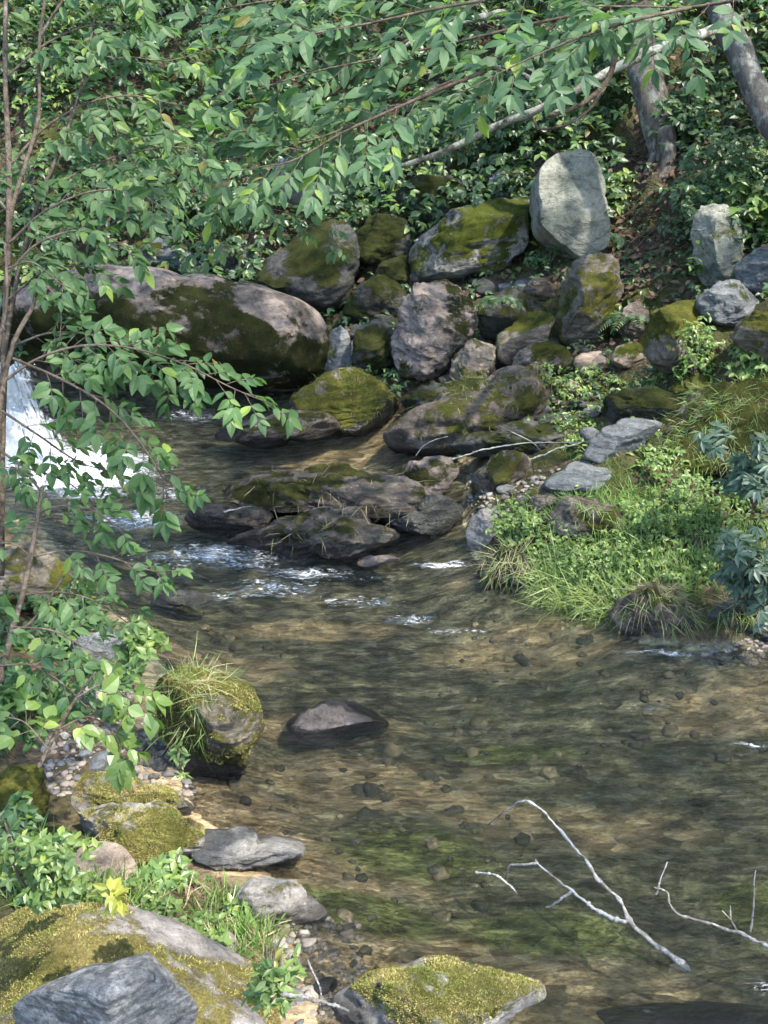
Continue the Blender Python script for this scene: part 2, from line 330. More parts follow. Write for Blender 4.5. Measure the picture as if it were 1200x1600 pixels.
# ------------------------------------------------------------------ terrain
LEFT = [(560, 1720), (500, 1600), (480, 1500), (440, 1410), (410, 1350), (330, 1280), (285, 1225), (290, 1150), (250, 1030), (190, 960), (130, 890), (60, 820), (-60, 780), (-260, 740)]
RIGHT = [(-320, 600), (60, 596), (250, 596), (430, 600), (540, 655), (610, 668), (690, 705), (735, 730), (722, 790), (735, 855), (770, 905), (850, 940), (950, 965), (1000, 1005), (1100, 1015), (1250, 1010), (1500, 1030), (2100, 1120)]
wl = np.array([W(*q)[:2] for q in LEFT]); wr = np.array([W(*q)[:2] for q in RIGHT])
POLY = np.vstack([wl, wr, [W(2400, 2000)[:2]], [[2.5, 0.6]], [[.1, 1.9]]])
def dseg(p, poly):
    best = np.full(len(p), 1e9)
    for a, b in zip(poly[:-1], poly[1:]):
        ab = b - a; tt = np.clip(((p - a) @ ab) / (ab @ ab), 0, 1)
        best = np.minimum(best, np.linalg.norm(p - a - tt[:, None] * ab, axis=1))
    return best
def inside(p, poly):
    r = np.zeros(len(p), bool); j = len(poly) - 1
    for i in range(len(poly)):
        xi, yi = poly[i]; xj, yj = poly[j]
        if yi != yj: r ^= ((yi > p[:, 1]) != (yj > p[:, 1])) & (p[:, 0] < (xj - xi) * (p[:, 1] - yi) / (yj - yi) + xi)
        j = i
    return r
def height(p):
    d = dseg(p, np.vstack([POLY, POLY[:1]])); dl = dseg(p, np.vstack([[.1, 1.9], wl])); dr = dseg(p, wr); ins = inside(p, POLY)
    w = sst(.35, .65, dr / (dl + dr + 1e-6))      # 1 = left bank
    hr = np.interp(d, [0, .12, .5, 1.2, 2.5, 5, 10, 40], [0, .16, .34, .62, 1.5, 3.6, 8.5, 34])
    hl = np.interp(d, [0, .3, 1.0, 3, 8, 30], [0, .05, .16, .45, 1.0, 3])
    q = np.column_stack([p, np.zeros(len(p))])
    n1 = fbm(q * .9, 3, 4) - .5; n2 = fbm(q * 4, 5, 4) - .5
    amp = sst(0, 1.2, d)
    out = w * hl + (1 - w) * hr + amp * (n1 * (.35 + .5 * (1 - w)) + n2 * .16) + n2 * .05 * sst(0, .25, d)
    xr = sst(-1.5, 1.8, p[:, 0] - .25 * (p[:, 1] - 5))
    dep = np.minimum(.30 * d, .13 + .13 * xr * sst(0, 2.2, d)) + n1 * .06 * sst(0, .5, d) + n2 * .05 * sst(0, .3, d)
    return np.where(ins, -np.maximum(dep, .10 * np.minimum(d, .2)), np.maximum(out, .10 * np.minimum(d, .2)))
GX = np.unique(np.concatenate([np.linspace(-16, -4, 50), np.linspace(-4, 5, 230), np.linspace(5, 18, 60)]))
GY = np.unique(np.concatenate([np.linspace(-3, 1.5, 20), np.linspace(1.5, 13.5, 330), np.linspace(13.5, 45, 90)]))
XX, YY = np.meshgrid(GX, GY); HZ = height(np.column_stack([XX.ravel(), YY.ravel()])).reshape(XX.shape)
def gz(x, y):
    x = np.clip(x, GX[0], GX[-1] - 1e-6); y = np.clip(y, GY[0], GY[-1] - 1e-6)
    i = np.clip(np.searchsorted(GX, x, side='right') - 1, 0, len(GX) - 2); j = np.clip(np.searchsorted(GY, y, side='right') - 1, 0, len(GY) - 2)
    u = (x - GX[i]) / (GX[i + 1] - GX[i]); v = (y - GY[j]) / (GY[j + 1] - GY[j])
    return (HZ[j, i] * (1 - u) + HZ[j, i + 1] * u) * (1 - v) + (HZ[j + 1, i] * (1 - u) + HZ[j + 1, i + 1] * u) * v
def G(px, py, water=False):
    px = np.atleast_1d(np.asarray(px, float)); py = np.atleast_1d(np.asarray(py, float))
    r = FW[None] + RT[None] * ((px - 600) / FPX)[:, None] + UP[None] * ((800 - py) / FPX)[:, None]
    out = np.full((len(px), 3), np.nan); done = np.zeros(len(px), bool)
    for d in np.arange(1.6, 40, .03):
        p = CAM + r * d; h = gz(p[:, 0], p[:, 1])
        if water: h = np.maximum(h, 0)
        hit = (p[:, 2] <= h) & ~done; out[hit] = p[hit]; done |= hit
        if done.all(): break
    out[~done] = (CAM + r * 20)[~done]
    return out
def depth_of(p): return float((np.asarray(p) - CAM) @ FW)
ny, nx = XX.shape; V = np.column_stack([XX.ravel(), YY.ravel(), HZ.ravel()])
ii = (np.arange(ny - 1)[:, None] * nx + np.arange(nx - 1)[None]).ravel()
Q = np.stack([ii, ii + 1, ii + nx + 1, ii + nx], 1)
wetq = (V[Q][:, :, 2].mean(1) < .004)
bx, by = pix(V * [1, 1, 0]); front = ((V - CAM) @ FW) > .5
def patches(L):
    a = np.zeros(len(V))
    for (x_, y_, rx, ry) in L: a = np.maximum(a, np.exp(-((bx - x_) / rx) ** 2 - ((by - y_) / ry) ** 2))
    return np.where(front, a, 0)
SAND_SUN = patches([(600, 1178, 190, 36), (480, 1100, 120, 22), (900, 1235, 190, 28), (330, 1250, 130, 60), (440, 1330, 160, 60), (560, 692, 140, 26), (860, 985, 140, 26), (1140, 1080, 120, 28), (430, 1540, 190, 90), (700, 1480, 300, 60), (980, 1500, 140, 50), (500, 950, 150, 14), (330, 1010, 140, 16)])  # tan sand bars, with sunlit patches of the bed painted in
ALG = patches([(640, 1290, 150, 48), (560, 1400, 160, 40), (860, 1400, 160, 40), (800, 1130, 120, 16), (1180, 1340, 60, 40)])
g1 = mesh_obj('ground', V, None, M['soil'], quads=Q[~wetq], attrs={'sand': SAND_SUN, 'algae': ALG}); tag(g1, 'brown leaf littered soil of the creek banks and slope', 'ground', kind='structure')
g2 = mesh_obj('stream_bed', V, None, M['bed'], quads=Q[wetq], attrs={'sand': SAND_SUN, 'algae': ALG}); tag(g2, 'tan and olive gravel bed under the clear creek water', 'stream bed', kind='structure')

# ------------------------------------------------------------------ water: closed body with a rippled top
FOAM_GLINT = [(215, 812, 80, 18, .85), (330, 870, 150, 24, .72), (420, 918, 100, 16, .62), (360, 932, 150, 9, .7), (640, 966, 40, 8, .7), (715, 985, 60, 6, .6), (560, 940, 90, 14, .55), (130, 735, 120, 45, 1.4), (300, 650, 60, 14, .6),
        (690, 882, 50, 6, .8), (1030, 1022, 80, 6, .7), (1168, 1166, 40, 4, .9), (600, 900, 60, 8, .4), (250, 770, 80, 20, .6), (900, 1000, 200, 30, .25), (1190, 1540, 30, 16, .5), (1010, 1100, 60, 12, .3), (480, 895, 80, 14, .7)]  # white riffle foam, with glints on the water painted in too
wx = np.linspace(-5.5, 7.5, 420); wy = np.concatenate([np.linspace(.5, 2.5, 40), np.linspace(2.52, 10.6, 400)])
A, B = np.meshgrid(wx, wy); p2 = np.column_stack([A.ravel(), B.ravel(), np.zeros(A.size)])
ppx, ppy = pix(p2); foam = np.zeros(len(p2))
for (fx, fy, rx, ry, s) in FOAM_GLINT: foam = np.maximum(foam, s * np.exp(-(((ppx - fx) / rx) ** 2 + ((ppy - fy) / ry) ** 2) ** 1.3))
foam *= .55 + .9 * fbm(p2 * np.array([3, 7, 1]), 60, 3)
calm = .008 + .030 * np.clip(foam, 0, 1)
zz = calm * 2 * (fbm(p2 * np.array([3.0, 8.0, 1]), 31, 3) - .5) + calm * 1.6 * (fbm(p2 * np.array([9, 22, 1]), 41, 3) - .5)
p2[:, 2] = zz; n_ = len(p2); cx, cy = len(wx), len(wy)
ii = (np.arange(cy - 1)[:, None] * cx + np.arange(cx - 1)[None]).ravel(); Qt = np.stack([ii, ii + 1, ii + cx + 1, ii + cx], 1)
rim = np.concatenate([np.arange(cx), np.arange(1, cy) * cx + cx - 1, (cy - 1) * cx + np.arange(cx - 2, -1, -1), np.arange(cy - 2, 0, -1) * cx])
low = p2[rim].copy(); low[:, 2] = -1.6; k = len(rim); idx = np.arange(k); nxt = (idx + 1) % k
Qs = np.stack([rim[nxt], rim[idx], n_ + idx, n_ + nxt], 1); ctr = np.array([[1.0, 5.5, -1.6]])
Tb = np.stack([n_ + nxt, n_ + idx, np.full(k, n_ + k)], 1)
Tt = np.vstack([Qt[:, [0, 1, 2]], Qt[:, [0, 2, 3]], Qs[:, [0, 1, 2]], Qs[:, [0, 2, 3]], Tb])
wo = mesh_obj('water', np.vstack([p2, low, ctr]), Tt, M['water'], attrs={'foam': np.concatenate([foam, np.zeros(k + 1)])})
tag(wo, 'clear shallow creek water with ripples and small riffles', 'water', kind='structure')
# cascade
cas_edge_l = [(-150, 560, .62), (-140, 590, .55), (-140, 650, .25), (-120, 720, .06), (-100, 770, -.03)]
cas_edge_r = [(52, 572, .60), (62, 596, .50), (86, 642, .24), (116, 695, .05), (148, 722, -.03)]
el = smooth_path([W(a, b, z) for a, b, z in cas_edge_l], 160); er = smooth_path([W(a, b, z) for a, b, z in cas_edge_r], 160)
tt = np.linspace(0, 1, 200); CV = el[:, None] * (1 - tt[None, :, None]) + er[:, None] * tt[None, :, None]
CV = CV.reshape(-1, 3); dn = fbm(CV * np.array([9, 4, 6]), 71, 5, .6) - .5; d2 = fbm(CV * np.array([40, 18, 22]), 77, 4, .6) - .5
CV = CV + np.array([0, -.35, .9]) * (dn * .26 + d2 * .11)[:, None]
ii = (np.arange(159)[:, None] * 200 + np.arange(199)[None]).ravel(); Qc = np.stack([ii, ii + 1, ii + 201, ii + 200], 1)
cu = np.tile(tt, 160); cv = np.repeat(np.linspace(0, 1, 160), 200)
cas = mesh_obj('cascade', CV, None, M['white'], quads=Qc, attrs={'across': cu, 'along': cv}); tag(cas, 'foaming white cascade pouring past the huge rounded boulder', 'cascade', kind='structure')
ft = Tubes(); fl = Leaves()
for i in range(260):
    a = rng.random(); b = rng.random() ** .6; q = el[int(b * 159)] * (1 - a) + er[int(b * 159)] * a
    fl.add(q + rng.normal(0, .05, 3) + [0, 0, .05], rng.normal(0, 1, 3), rng.normal(0, 1, 3), rng.uniform(.006, .018))
fo_ = fl.build('spray_drops', M['spray'], prof='dot', wide=1.6); tag(fo_, 'white spray drops flung up along the cascade', 'spray', kind='stuff')

# ------------------------------------------------------------------ rocks
def icosphere(n):
    import bmesh
    bm = bmesh.new(); bmesh.ops.create_icosphere(bm, subdivisions=n, radius=1.0)
    v = np.array([x.co[:] for x in bm.verts]); f = np.array([[q.index for q in x.verts] for x in bm.faces]); bm.free(); return v, f
ICO = {n: icosphere(n) for n in (3, 4, 5, 6)}
def vnormals(v, f):
    n = np.cross(v[f[:, 1]] - v[f[:, 0]], v[f[:, 2]] - v[f[:, 0]]); o = np.zeros_like(v)
    for k in range(3): np.add.at(o, f[:, k], n)
    return o / (np.linalg.norm(o, axis=1)[:, None] + 1e-12)
ROCKS = {}; rk_seed = [100]
FUZZ = 1.7
def rock(key, label, outline, mat, moss=.3, thick=.85, res=5, depth=None, cuts=9, amp=.8, name='boulder', cat='boulder', planes=(), fuzz=0, ex=.62, cutk=(.52, .8), mdir=(0, -.45, .75), sm=.04):
    rk_seed[0] += 13; s = rk_seed[0]; r = np.random.default_rng(s)
    o = np.array(outline, float); k = int(o[:, 1].argmax())
    if depth is None:
        d0 = depth_of(G(*o[k], water=True)[0])
    else: d0 = depth
    cpx = o.mean(0); rad = np.linalg.norm(o - cpx, axis=1).mean() * d0 / FPX
    dc = d0 + thick * rad * (.02 if d0 > 6.5 and o[:, 1].max() < 700 else .34); T = thick * rad
    ang = np.arctan2(-(o[:, 1] - cpx[1]), o[:, 0] - cpx[0]); rr = np.linalg.norm(o - cpx, axis=1) * dc / FPX
    od = np.argsort(ang); ang, rr = ang[od], rr[od]
    aa = np.concatenate([ang - 2 * math.pi, ang, ang + 2 * math.pi]); ra = np.concatenate([rr] * 3)
    v, f = ICO[res]; th = np.arctan2(v[:, 1], v[:, 0]); rho = np.hypot(v[:, 0], v[:, 1])
    Rv = np.interp(th, aa, ra) * .5 + .25 * (np.interp(th - sm, aa, ra) + np.interp(th + sm, aa, ra))
    pr = rho ** ex; pw = np.sign(v[:, 2]) * np.abs(v[:, 2]) ** ex
    L = np.column_stack([Rv * pr * np.cos(th), Rv * pr * np.sin(th), T * pw])
    pl = list(planes)
    for i in range(cuts):
        n = np.array([r.normal(0, .6), r.normal(.15, .6), abs(r.normal(.55, .3)) + .25]); pl.append((*n, r.uniform(*cutk)))
    for (a, b, c_, h) in pl:
        n = np.array([a, b, c_], float); n /= np.linalg.norm(n); dt = L @ n; hh = h * dt.max()
        ex_ = np.maximum(dt - hh, 0); L = L - ex_[:, None] * n * .98
    Wd = L[:, :1] * RT + L[:, 1:2] * UP - L[:, 2:3] * FW
    dirn = Wd / (np.linalg.norm(Wd, axis=1)[:, None] + 1e-9); dip = np.array([r.normal(0, .3), r.normal(0, .3), 1.0]); dip /= np.linalg.norm(dip)
    q = Wd / rad
    n1 = fbm(q * 1.3 + s, s, 4) - .5; n2 = fbm(q * 4.5 + s, s + 1, 4) - .5
    qs = q * 2.0 + np.outer(q @ dip, dip) * 7; n3 = fbm(qs, s + 2, 4) - .5; n4 = fbm(q * 13, s + 3, 3) - .5; n5 = fbm(q * 2.4 + s, s + 7, 4) - .5
    Wd = Wd + dirn * (rad * amp * (.20 * n1 + .16 * n2 + .26 * n3 + .08 * n4 - .12 * np.abs(n5)))[:, None]
    C0 = P(*cpx, dc)
    for it in range(3):      # keep the block as wide and as tall as it should be after the chipping
        a_, b_ = pix(C0 + Wd); lo, hi = o.min(0), o.max(0)
        C0 = C0 + RT * ((lo[0] + hi[0]) / 2 - (a_.min() + a_.max()) / 2) * dc / FPX - UP * ((lo[1] + hi[1]) / 2 - (b_.min() + b_.max()) / 2) * dc / FPX
        sx, sy = (hi[0] - lo[0]) / np.ptp(a_), (hi[1] - lo[1]) / np.ptp(b_)
        Wd = (Wd @ RT)[:, None] * RT * sx + (Wd @ UP)[:, None] * UP * sy + (Wd @ FW)[:, None] * FW
    v3 = C0 + Wd; nr = vnormals(v3, f)
    if (nr * dirn).sum() < 0: f = f[:, ::-1]; nr = -nr
    ms = np.clip(nr @ np.array(mdir), -.6, 1) * .5 + (fbm(v3 * 3.2, s + 5, 5, .6) - .5) * 2.3 + (moss * 1.5 - .55)
    ms = np.clip(ms + .25, -.5, 1.4); ms = np.where(ms > -.3, -.3 + (ms + .3) * sst(.01, .13, v3[:, 2]), ms)
    base = np.array([C0[0], C0[1], v3[:, 2].min()])
    ob = mesh_obj(name, v3, f, M[mat], loc=base, attrs={'moss': ms}); tag(ob, label, cat)
    ROCKS[key] = (ob, v3, f, nr, ms, rad)
    if fuzz:
        fuzz = int(fuzz * FUZZ)
        ct = v3[f].mean(1); ar = np.linalg.norm(np.cross(v3[f[:, 1]] - v3[f[:, 0]], v3[f[:, 2]] - v3[f[:, 0]]), axis=1)
        fn = nr[f].mean(1); vis = ((CAM - ct) * fn).sum(1) > 0
        mk = sst(.3, .75, ms[f].mean(1) + 1.2 * (fbm(ct * 14, s + 8, 4, .6) - .5)); w = ar * mk * (vis * .9 + .1); w /= w.sum()
        ix = r.choice(len(f), fuzz, p=w); uv = r.random((fuzz, 2)); fl = uv.sum(1) > 1; uv[fl] = 1 - uv[fl]
        tri = v3[f[ix]]; pt = tri[:, 0] + uv[:, :1] * (tri[:, 1] - tri[:, 0]) + uv[:, 1:] * (tri[:, 2] - tri[:, 0])
        LL = Leaves(); d = fn[ix] + r.normal(0, .55, (fuzz, 3)) + [0, 0, .15]
        LL.many(pt - fn[ix] * .002, d, r.normal(0, 1, (fuzz, 3)), r.uniform(.003, .009, fuzz) * (.5 + 1.2 * fbm(pt * 20, 3, 3)), r.uniform(0, .3, fuzz))
        LL.build('moss', M['mossblade'], ob, prof='dot', wide=.45)['kind'] = 'stuff'
    return ob

rock('big', 'huge rounded boulder with pinkish bare top beside the white cascade', [(30, 445), (110, 418), (200, 413), (290, 428), (370, 440), (430, 450), (480, 472), (512, 510), (522, 550), (512, 595), (480, 612), (400, 618), (320, 612), (250, 600), (170, 580), (100, 560), (30, 530), (0, 485)], 'pink', .47, .8, 6, cuts=0, amp=.22, ex=.82, mdir=(.1, -1.3, -1.6))
rock('stand', 'tall pale grey green standing stone, the highest block of the pile', [(838, 258), (858, 243), (888, 235), (916, 233), (930, 246), (939, 268), (945, 310), (951, 345), (954, 372), (951, 396), (928, 408), (905, 416), (880, 398), (855, 380), (832, 361), (829, 330), (827, 297), (830, 272)], 'stand', -.25, .75, 6, cuts=0, amp=.14, ex=.26, sm=.01, planes=[(.1, .12, 1, .7), (.05, -.4, 1, .66), (.5, .05, 1, .8)])
rock('cap', 'small grey stone wedged against the left side of the standing stone', [(762, 280), (785, 264), (815, 265), (828, 285), (824, 305), (792, 322), (772, 312)], 'slate', .1, .9, 5)
rock('slab', 'long leaning slab with moss left and bare grey right below the standing stone', [(640, 390), (680, 360), (740, 338), (800, 315), (828, 305), (832, 370), (826, 398), (800, 422), (740, 440), (700, 448), (660, 446), (638, 425)], 'grey', .33, .9, 6, cuts=1, amp=.5, ex=.55, sm=.02, planes=[(.1, .9, .7, .7), (.3, -.5, 1, .75)])
rock('pinkb', 'pale pinkish boulder with mossy crown under the leaning slab', [(640, 462), (670, 442), (700, 436), (732, 470), (748, 500), (738, 530), (708, 560), (690, 582), (660, 600), (625, 592), (610, 560), (617, 510)], 'pink', .25, .9, 6, amp=.8)
rock('lowp', 'small pale stone with yellow moss beside the pinkish boulder foot', [(702, 575), (725, 545), (755, 528), (778, 545), (777, 580), (752, 592), (725, 607), (704, 597)], 'yellow', .25, .9, 5)
rock('wedge', 'wedge stone with bright yellow moss top jutting up to the right', [(772, 535), (800, 510), (850, 485), (867, 500), (857, 522), (822, 557), (790, 572), (773, 562)], 'yellow', .35, .9, 5, cuts=0, planes=[(-.35, .8, .6, .5), (.3, -.7, .8, .5)], amp=.4, sm=.0, mdir=(-.3, 0, 1.1), depth=depth_of(G(775, 570, True)[0]) - .25)
rock('under', 'mossy slab directly under the right foot of the standing stone', [(868, 475), (880, 430), (920, 400), (960, 393), (975, 430), (970, 475), (952, 525), (920, 550), (880, 545), (866, 510)], 'yellow', .4, .9, 5)
rock('little', 'small brown angular stone in the hollow below the standing stone', [(813, 442), (845, 433), (870, 450), (862, 477), (840, 483), (818, 467)], 'brown', .2, .9, 4)
rock('holl', 'dark shaded rock in the hollow above the yellow wedge stone', [(745, 485), (770, 450), (820, 455), (870, 490), (860, 520), (800, 535), (750, 525)], 'dark', .35, .9, 5)
rock('ridge', 'mossy boulder with pale slanting ridge behind the huge rounded boulder', [(390, 432), (440, 390), (500, 352), (548, 342), (563, 380), (558, 440), (545, 485), (500, 492), (445, 470)], 'dark', .36, .9, 5, cuts=3, amp=.6, planes=[(-.6, .6, .6, .7)])
rock('mid1', 'dark green mossy boulder left of the pinkish boulder, higher one', [(535, 485), (570, 440), (620, 428), (645, 450), (618, 492), (590, 520), (548, 520)], 'dark', .42, .9, 5)
rock('mid2', 'narrow mossy rock squeezed against the left flank of the pinkish boulder', [(550, 548), (568, 508), (600, 498), (618, 520), (608, 572), (580, 595), (552, 580)], 'dark', .4, .9, 5)
rock('tri', 'triangular mossy boulder with fringed lower edge at the water', [(453, 628), (490, 600), (535, 573), (567, 583), (602, 613), (624, 645), (617, 674), (580, 682), (530, 676), (490, 660)], 'yellow', .42, .9, 6, cuts=3, amp=.5, sm=.02)
rock('low', 'low brown rounded rock at water level before the triangular boulder', [(335, 690), (390, 665), (440, 648), (490, 639), (520, 648), (533, 672), (522, 692), (470, 702), (400, 702)], 'wetbrown', .15, .9, 5, amp=.7)
rock('log', 'long brown mossy boulder running down from the bank to the water', [(598, 685), (620, 658), (670, 638), (740, 608), (800, 588), (862, 568), (875, 590), (835, 632), (785, 675), (720, 706), (650, 716), (608, 706)], 'brown', .42, .9, 6, cuts=2, amp=.45, ex=.7, sm=.02)
rock('shelf', 'broad flat shelf rock in midstream with pale bare patch', [(345, 765), (400, 735), (470, 722), (560, 726), (620, 733), (662, 753), (670, 795), (640, 818), (580, 822), (480, 805), (395, 792)], 'wetbrown', .25, 1.5, 6, cuts=2, amp=.7, planes=[(0, .9, .55, .35), (0, -.3, 1, .7)])
rock('shend', 'pale tipped rock at the right end of the midstream shelf', [(615, 732), (660, 716), (705, 711), (718, 730), (702, 757), (672, 785), (648, 778), (625, 750)], 'pink', .3, .9, 5)
rock('front', 'dark wet ledge rock, nearest of the midstream rocks', [(355, 858), (420, 828), (470, 808), (530, 793), (565, 790), (578, 820), (625, 843), (585, 866), (500, 875), (430, 878), (380, 872)], 'wetbrown', .18, 1.5, 6, cuts=3, amp=.9, planes=[(0, .9, .55, .35), (0, -.3, 1, .7)])
rock('lowl', 'low dark rock left of the midstream shelf with dry twigs', [(288, 808), (330, 789), (380, 786), (428, 798), (424, 822), (370, 838), (315, 834)], 'wetbrown', .1, .9, 5)
rock('gap', 'dark wet rock in the gap right of the midstream shelf', [(590, 810), (640, 780), (700, 772), (725, 798), (705, 830), (640, 840)], 'dark', .12, .9, 5)
rock('rnd', 'rounded brown rock at the right bank of the narrow side channel', [(735, 768), (758, 725), (795, 703), (825, 710), (833, 740), (802, 768), (770, 792), (742, 798)], 'brown', .2, .9, 5)
rock('dkslab', 'dark flat slab under the long brown mossy boulder', [(700, 705), (780, 668), (860, 655), (890, 688), (850, 718), (780, 722)], 'dark', .15, 1.0, 5)
rock('gs1', 'grey angular slab standing on edge above the flat blue grey slab', [(912, 718), (930, 680), (960, 660), (1010, 652), (1035, 657), (1005, 685), (987, 718), (950, 726)], 'slate', -.1, .8, 5, amp=.5, planes=[(-.3, .8, .7, .6), (.3, -.6, .8, .5)], cuts=1)
rock('gs2', 'flat blue grey slab bare of moss on the right bank', [(845, 768), (880, 735), (930, 718), (977, 718), (983, 750), (952, 766), (900, 774)], 'slate', -.2, .8, 5, amp=.45, planes=[(0, 1, .5, .55), (-.2, .2, 1, .7)], cuts=1)
rock('ms', 'small moss covered stone left of the flat blue grey slab', [(825, 795), (833, 765), (870, 753), (892, 770), (888, 797), (850, 806)], 'yellow', .45, .9, 5)
rock('grs', 'brown rock with pale top and bright moss patch amid the bank grass', [(855, 810), (875, 783), (920, 775), (960, 780), (987, 800), (993, 828), (950, 848), (900, 845), (862, 830)], 'brown', .22, .9, 5)
rock('pb', 'pale whitish rock at the tip of the grassy right bank', [(728, 845), (738, 805), (770, 793), (795, 800), (788, 835), (770, 865), (742, 872)], 'light', .05, .9, 5)
rock('tr', 'dark tufted rock at the waterline of the grassy right bank', [(745, 900), (770, 866), (820, 852), (845, 870), (840, 908), (800, 926), (760, 918)], 'dark', .3, .9, 5)
rock('br', 'brown rock in the undercut edge of the right bank', [(950, 965), (980, 928), (1030, 910), (1075, 918), (1100, 960), (1075, 1005), (1010, 1010), (970, 990)], 'brown', .2, .9, 5)
rock('br2', 'dark wet rock below the bluish shrub at the right edge', [(1075, 985), (1105, 945), (1170, 930), (1250, 940), (1290, 980), (1240, 1015), (1120, 1018)], 'dark', .2, .9, 5)
rock('ym', 'yellow mossed boulder on the right slope below the leaf litter', [(998, 545), (1008, 500), (1040, 473), (1090, 468), (1115, 500), (1104, 558), (1060, 585), (1018, 574)], 'yellow', .55, .9, 5)
rock('gu', 'grey boulder right of the yellow mossed boulder', [(1085, 480), (1110, 443), (1160, 436), (1190, 460), (1168, 505), (1118, 515)], 'slate', .15, .9, 5)
rock('up', 'upright grey slab with pale lichen right of the leaf litter slope', [(1078, 395), (1088, 340), (1110, 318), (1135, 328), (1153, 370), (1163, 420), (1130, 455), (1095, 445)], 'stand', -.05, .8, 5, amp=.6)
rock('re', 'grey boulder at the right picture edge under the ivy', [(1145, 435), (1160, 393), (1205, 376), (1265, 400), (1255, 455), (1200, 465)], 'slate', .05, .9, 5)
rock('rm', 'yellow green mossy rock at the right picture edge', [(1140, 540), (1165, 502), (1210, 484), (1270, 510), (1250, 570), (1170, 565)], 'yellow', .5, .9, 5)
rock('mound', 'big mossy brown mound of rock rising at the right edge', [(990, 715), (1020, 665), (1080, 625), (1160, 592), (1250, 590), (1310, 660), (1290, 760), (1120, 770), (1020, 760)], 'brown', .5, .9, 6)
rock('fl', 'flat mossy rock between the grey slab and the yellow boulder', [(940, 645), (960, 613), (1000, 603), (1055, 610), (1064, 640), (1010, 668), (958, 664)], 'dark', .42, .9, 5)
rock('pl1', 'pale sunlit broken stone on the slope, left one of the two', [(893, 570), (920, 548), (952, 553), (958, 580), (922, 594)], 'sand', -.1, .9, 4)
rock('pl2', 'pale yellowish stone touching the yellow mossed boulder', [(955, 565), (980, 535), (1007, 538), (1012, 562), (980, 577)], 'sand', .15, .9, 4)
rock('bgl', 'grey boulder in shade high on the slope behind the leaves', [(410, 305), (422, 255), (470, 238), (522, 252), (545, 290), (525, 314), (450, 324)], 'slate', .05, .9, 5, depth=9.6)
rock('bg2', 'rounded grey rock perched behind the huge boulder', [(200, 410), (222, 378), (260, 368), (290, 383), (305, 408), (325, 405), (325, 440), (260, 445), (205, 440)], 'slate', .2, .9, 5)
rock('bg3', 'dark angular rock right of the rounded grey perched rock', [(328, 428), (345, 380), (390, 370), (408, 400), (395, 440), (350, 445)], 'dark', .1, .9, 5)
rock('bg4', 'dark moss covered boulder above the leaning slab', [(600, 340), (628, 290), (690, 272), (755, 283), (768, 325), (705, 360), (635, 365)], 'dark', .42, .9, 5)
rock('sl2', 'bare slate rock against the right end of the huge boulder', [(500, 575), (515, 518), (537, 508), (552, 550), (540, 595), (512, 608)], 'slate', .05, .9, 5)
rock('s3', 'small mossy rock left of the leaning slab end', [(585, 440), (610, 404), (642, 398), (650, 432), (622, 452)], 'dark', .42, .9, 4)
rock('x1', 'dark mossy block filling the gap above the two dark green boulders', [(552, 402), (570, 352), (606, 333), (642, 348), (645, 395), (600, 414)], 'dark', .4, .9, 5)
rock('x2', 'angular brown block between the long brown boulder and the pale broken stones', [(800, 566), (828, 535), (875, 532), (895, 558), (852, 588)], 'brown', .25, .9, 5)
rock('x3', 'mossy block half sunk in the slope below the yellow mossed boulder', [(1045, 606), (1078, 580), (1122, 588), (1135, 618), (1080, 632)], 'yellow', .42, .9, 5)
rock('x4', 'brown shaded block right of the mossy slab and below the litter', [(965, 520), (975, 478), (1005, 470), (1015, 500), (1000, 540)], 'brown', .2, .9, 5)
rock('x5', 'low angular slab in the shade below the triangular mossy boulder tip', [(625, 640), (650, 606), (700, 598), (716, 622), (680, 650)], 'dark', .3, .9, 5)
# foreground
rock('tuft', 'mossy boulder with grass cap and black wet foot on the left shore', [(236, 1120), (243, 1070), (275, 1045), (330, 1038), (385, 1058), (414, 1095), (414, 1140), (398, 1172), (388, 1208), (350, 1230), (300, 1226), (268, 1195), (246, 1160)], 'tuftrock', .55, .85, 6, fuzz=11000, mdir=(-.2, .1, 1.0), planes=[(0, -.9, .75, .55)], ex=.82, cuts=3, amp=.8)
rock('mids', 'lone low brownish grey stone breaking the water in midstream', [(446, 1140), (462, 1121), (492, 1103), (525, 1093), (568, 1108), (594, 1124), (608, 1142), (580, 1156), (530, 1161), (470, 1156)], 'midstone', -.25, 1.0, 5, cuts=3, amp=.7, depth=depth_of(W(525, 1140)) + .10)
rock('fm1', 'mossy slab, rear one of two at the left shore gravel', [(102, 1255), (130, 1214), (172, 1206), (230, 1228), (290, 1263), (305, 1282), (250, 1298), (150, 1290)], 'light', .38, .9, 6, fuzz=8000)
rock('fm2', 'moss topped slab with pale bare end, front one at left shore', [(122, 1280), (160, 1250), (220, 1253), (290, 1278), (325, 1300), (327, 1328), (300, 1364), (268, 1345), (200, 1332), (140, 1312)], 'light', .5, .9, 6, fuzz=12000, planes=[(-.1, 1, .6, .7), (1, .0, .5, .85)])
rock('wet', 'flat wet grey slab reaching into the creek at left', [(295, 1290), (340, 1293), (400, 1314), (460, 1318), (478, 1332), (452, 1354), (380, 1362), (330, 1356), (305, 1335)], 'grey', -.1, 1.0, 5, amp=.9, planes=[(0, 1, .45, .35), (.2, -.2, 1, .6)], cuts=2)
rock('w2', 'brown pointed rock sloping into the creek below the wet slab', [(365, 1402), (390, 1368), (430, 1368), (480, 1398), (514, 1432), (484, 1446), (440, 1458), (388, 1436)], 'light', .15, .9, 5)
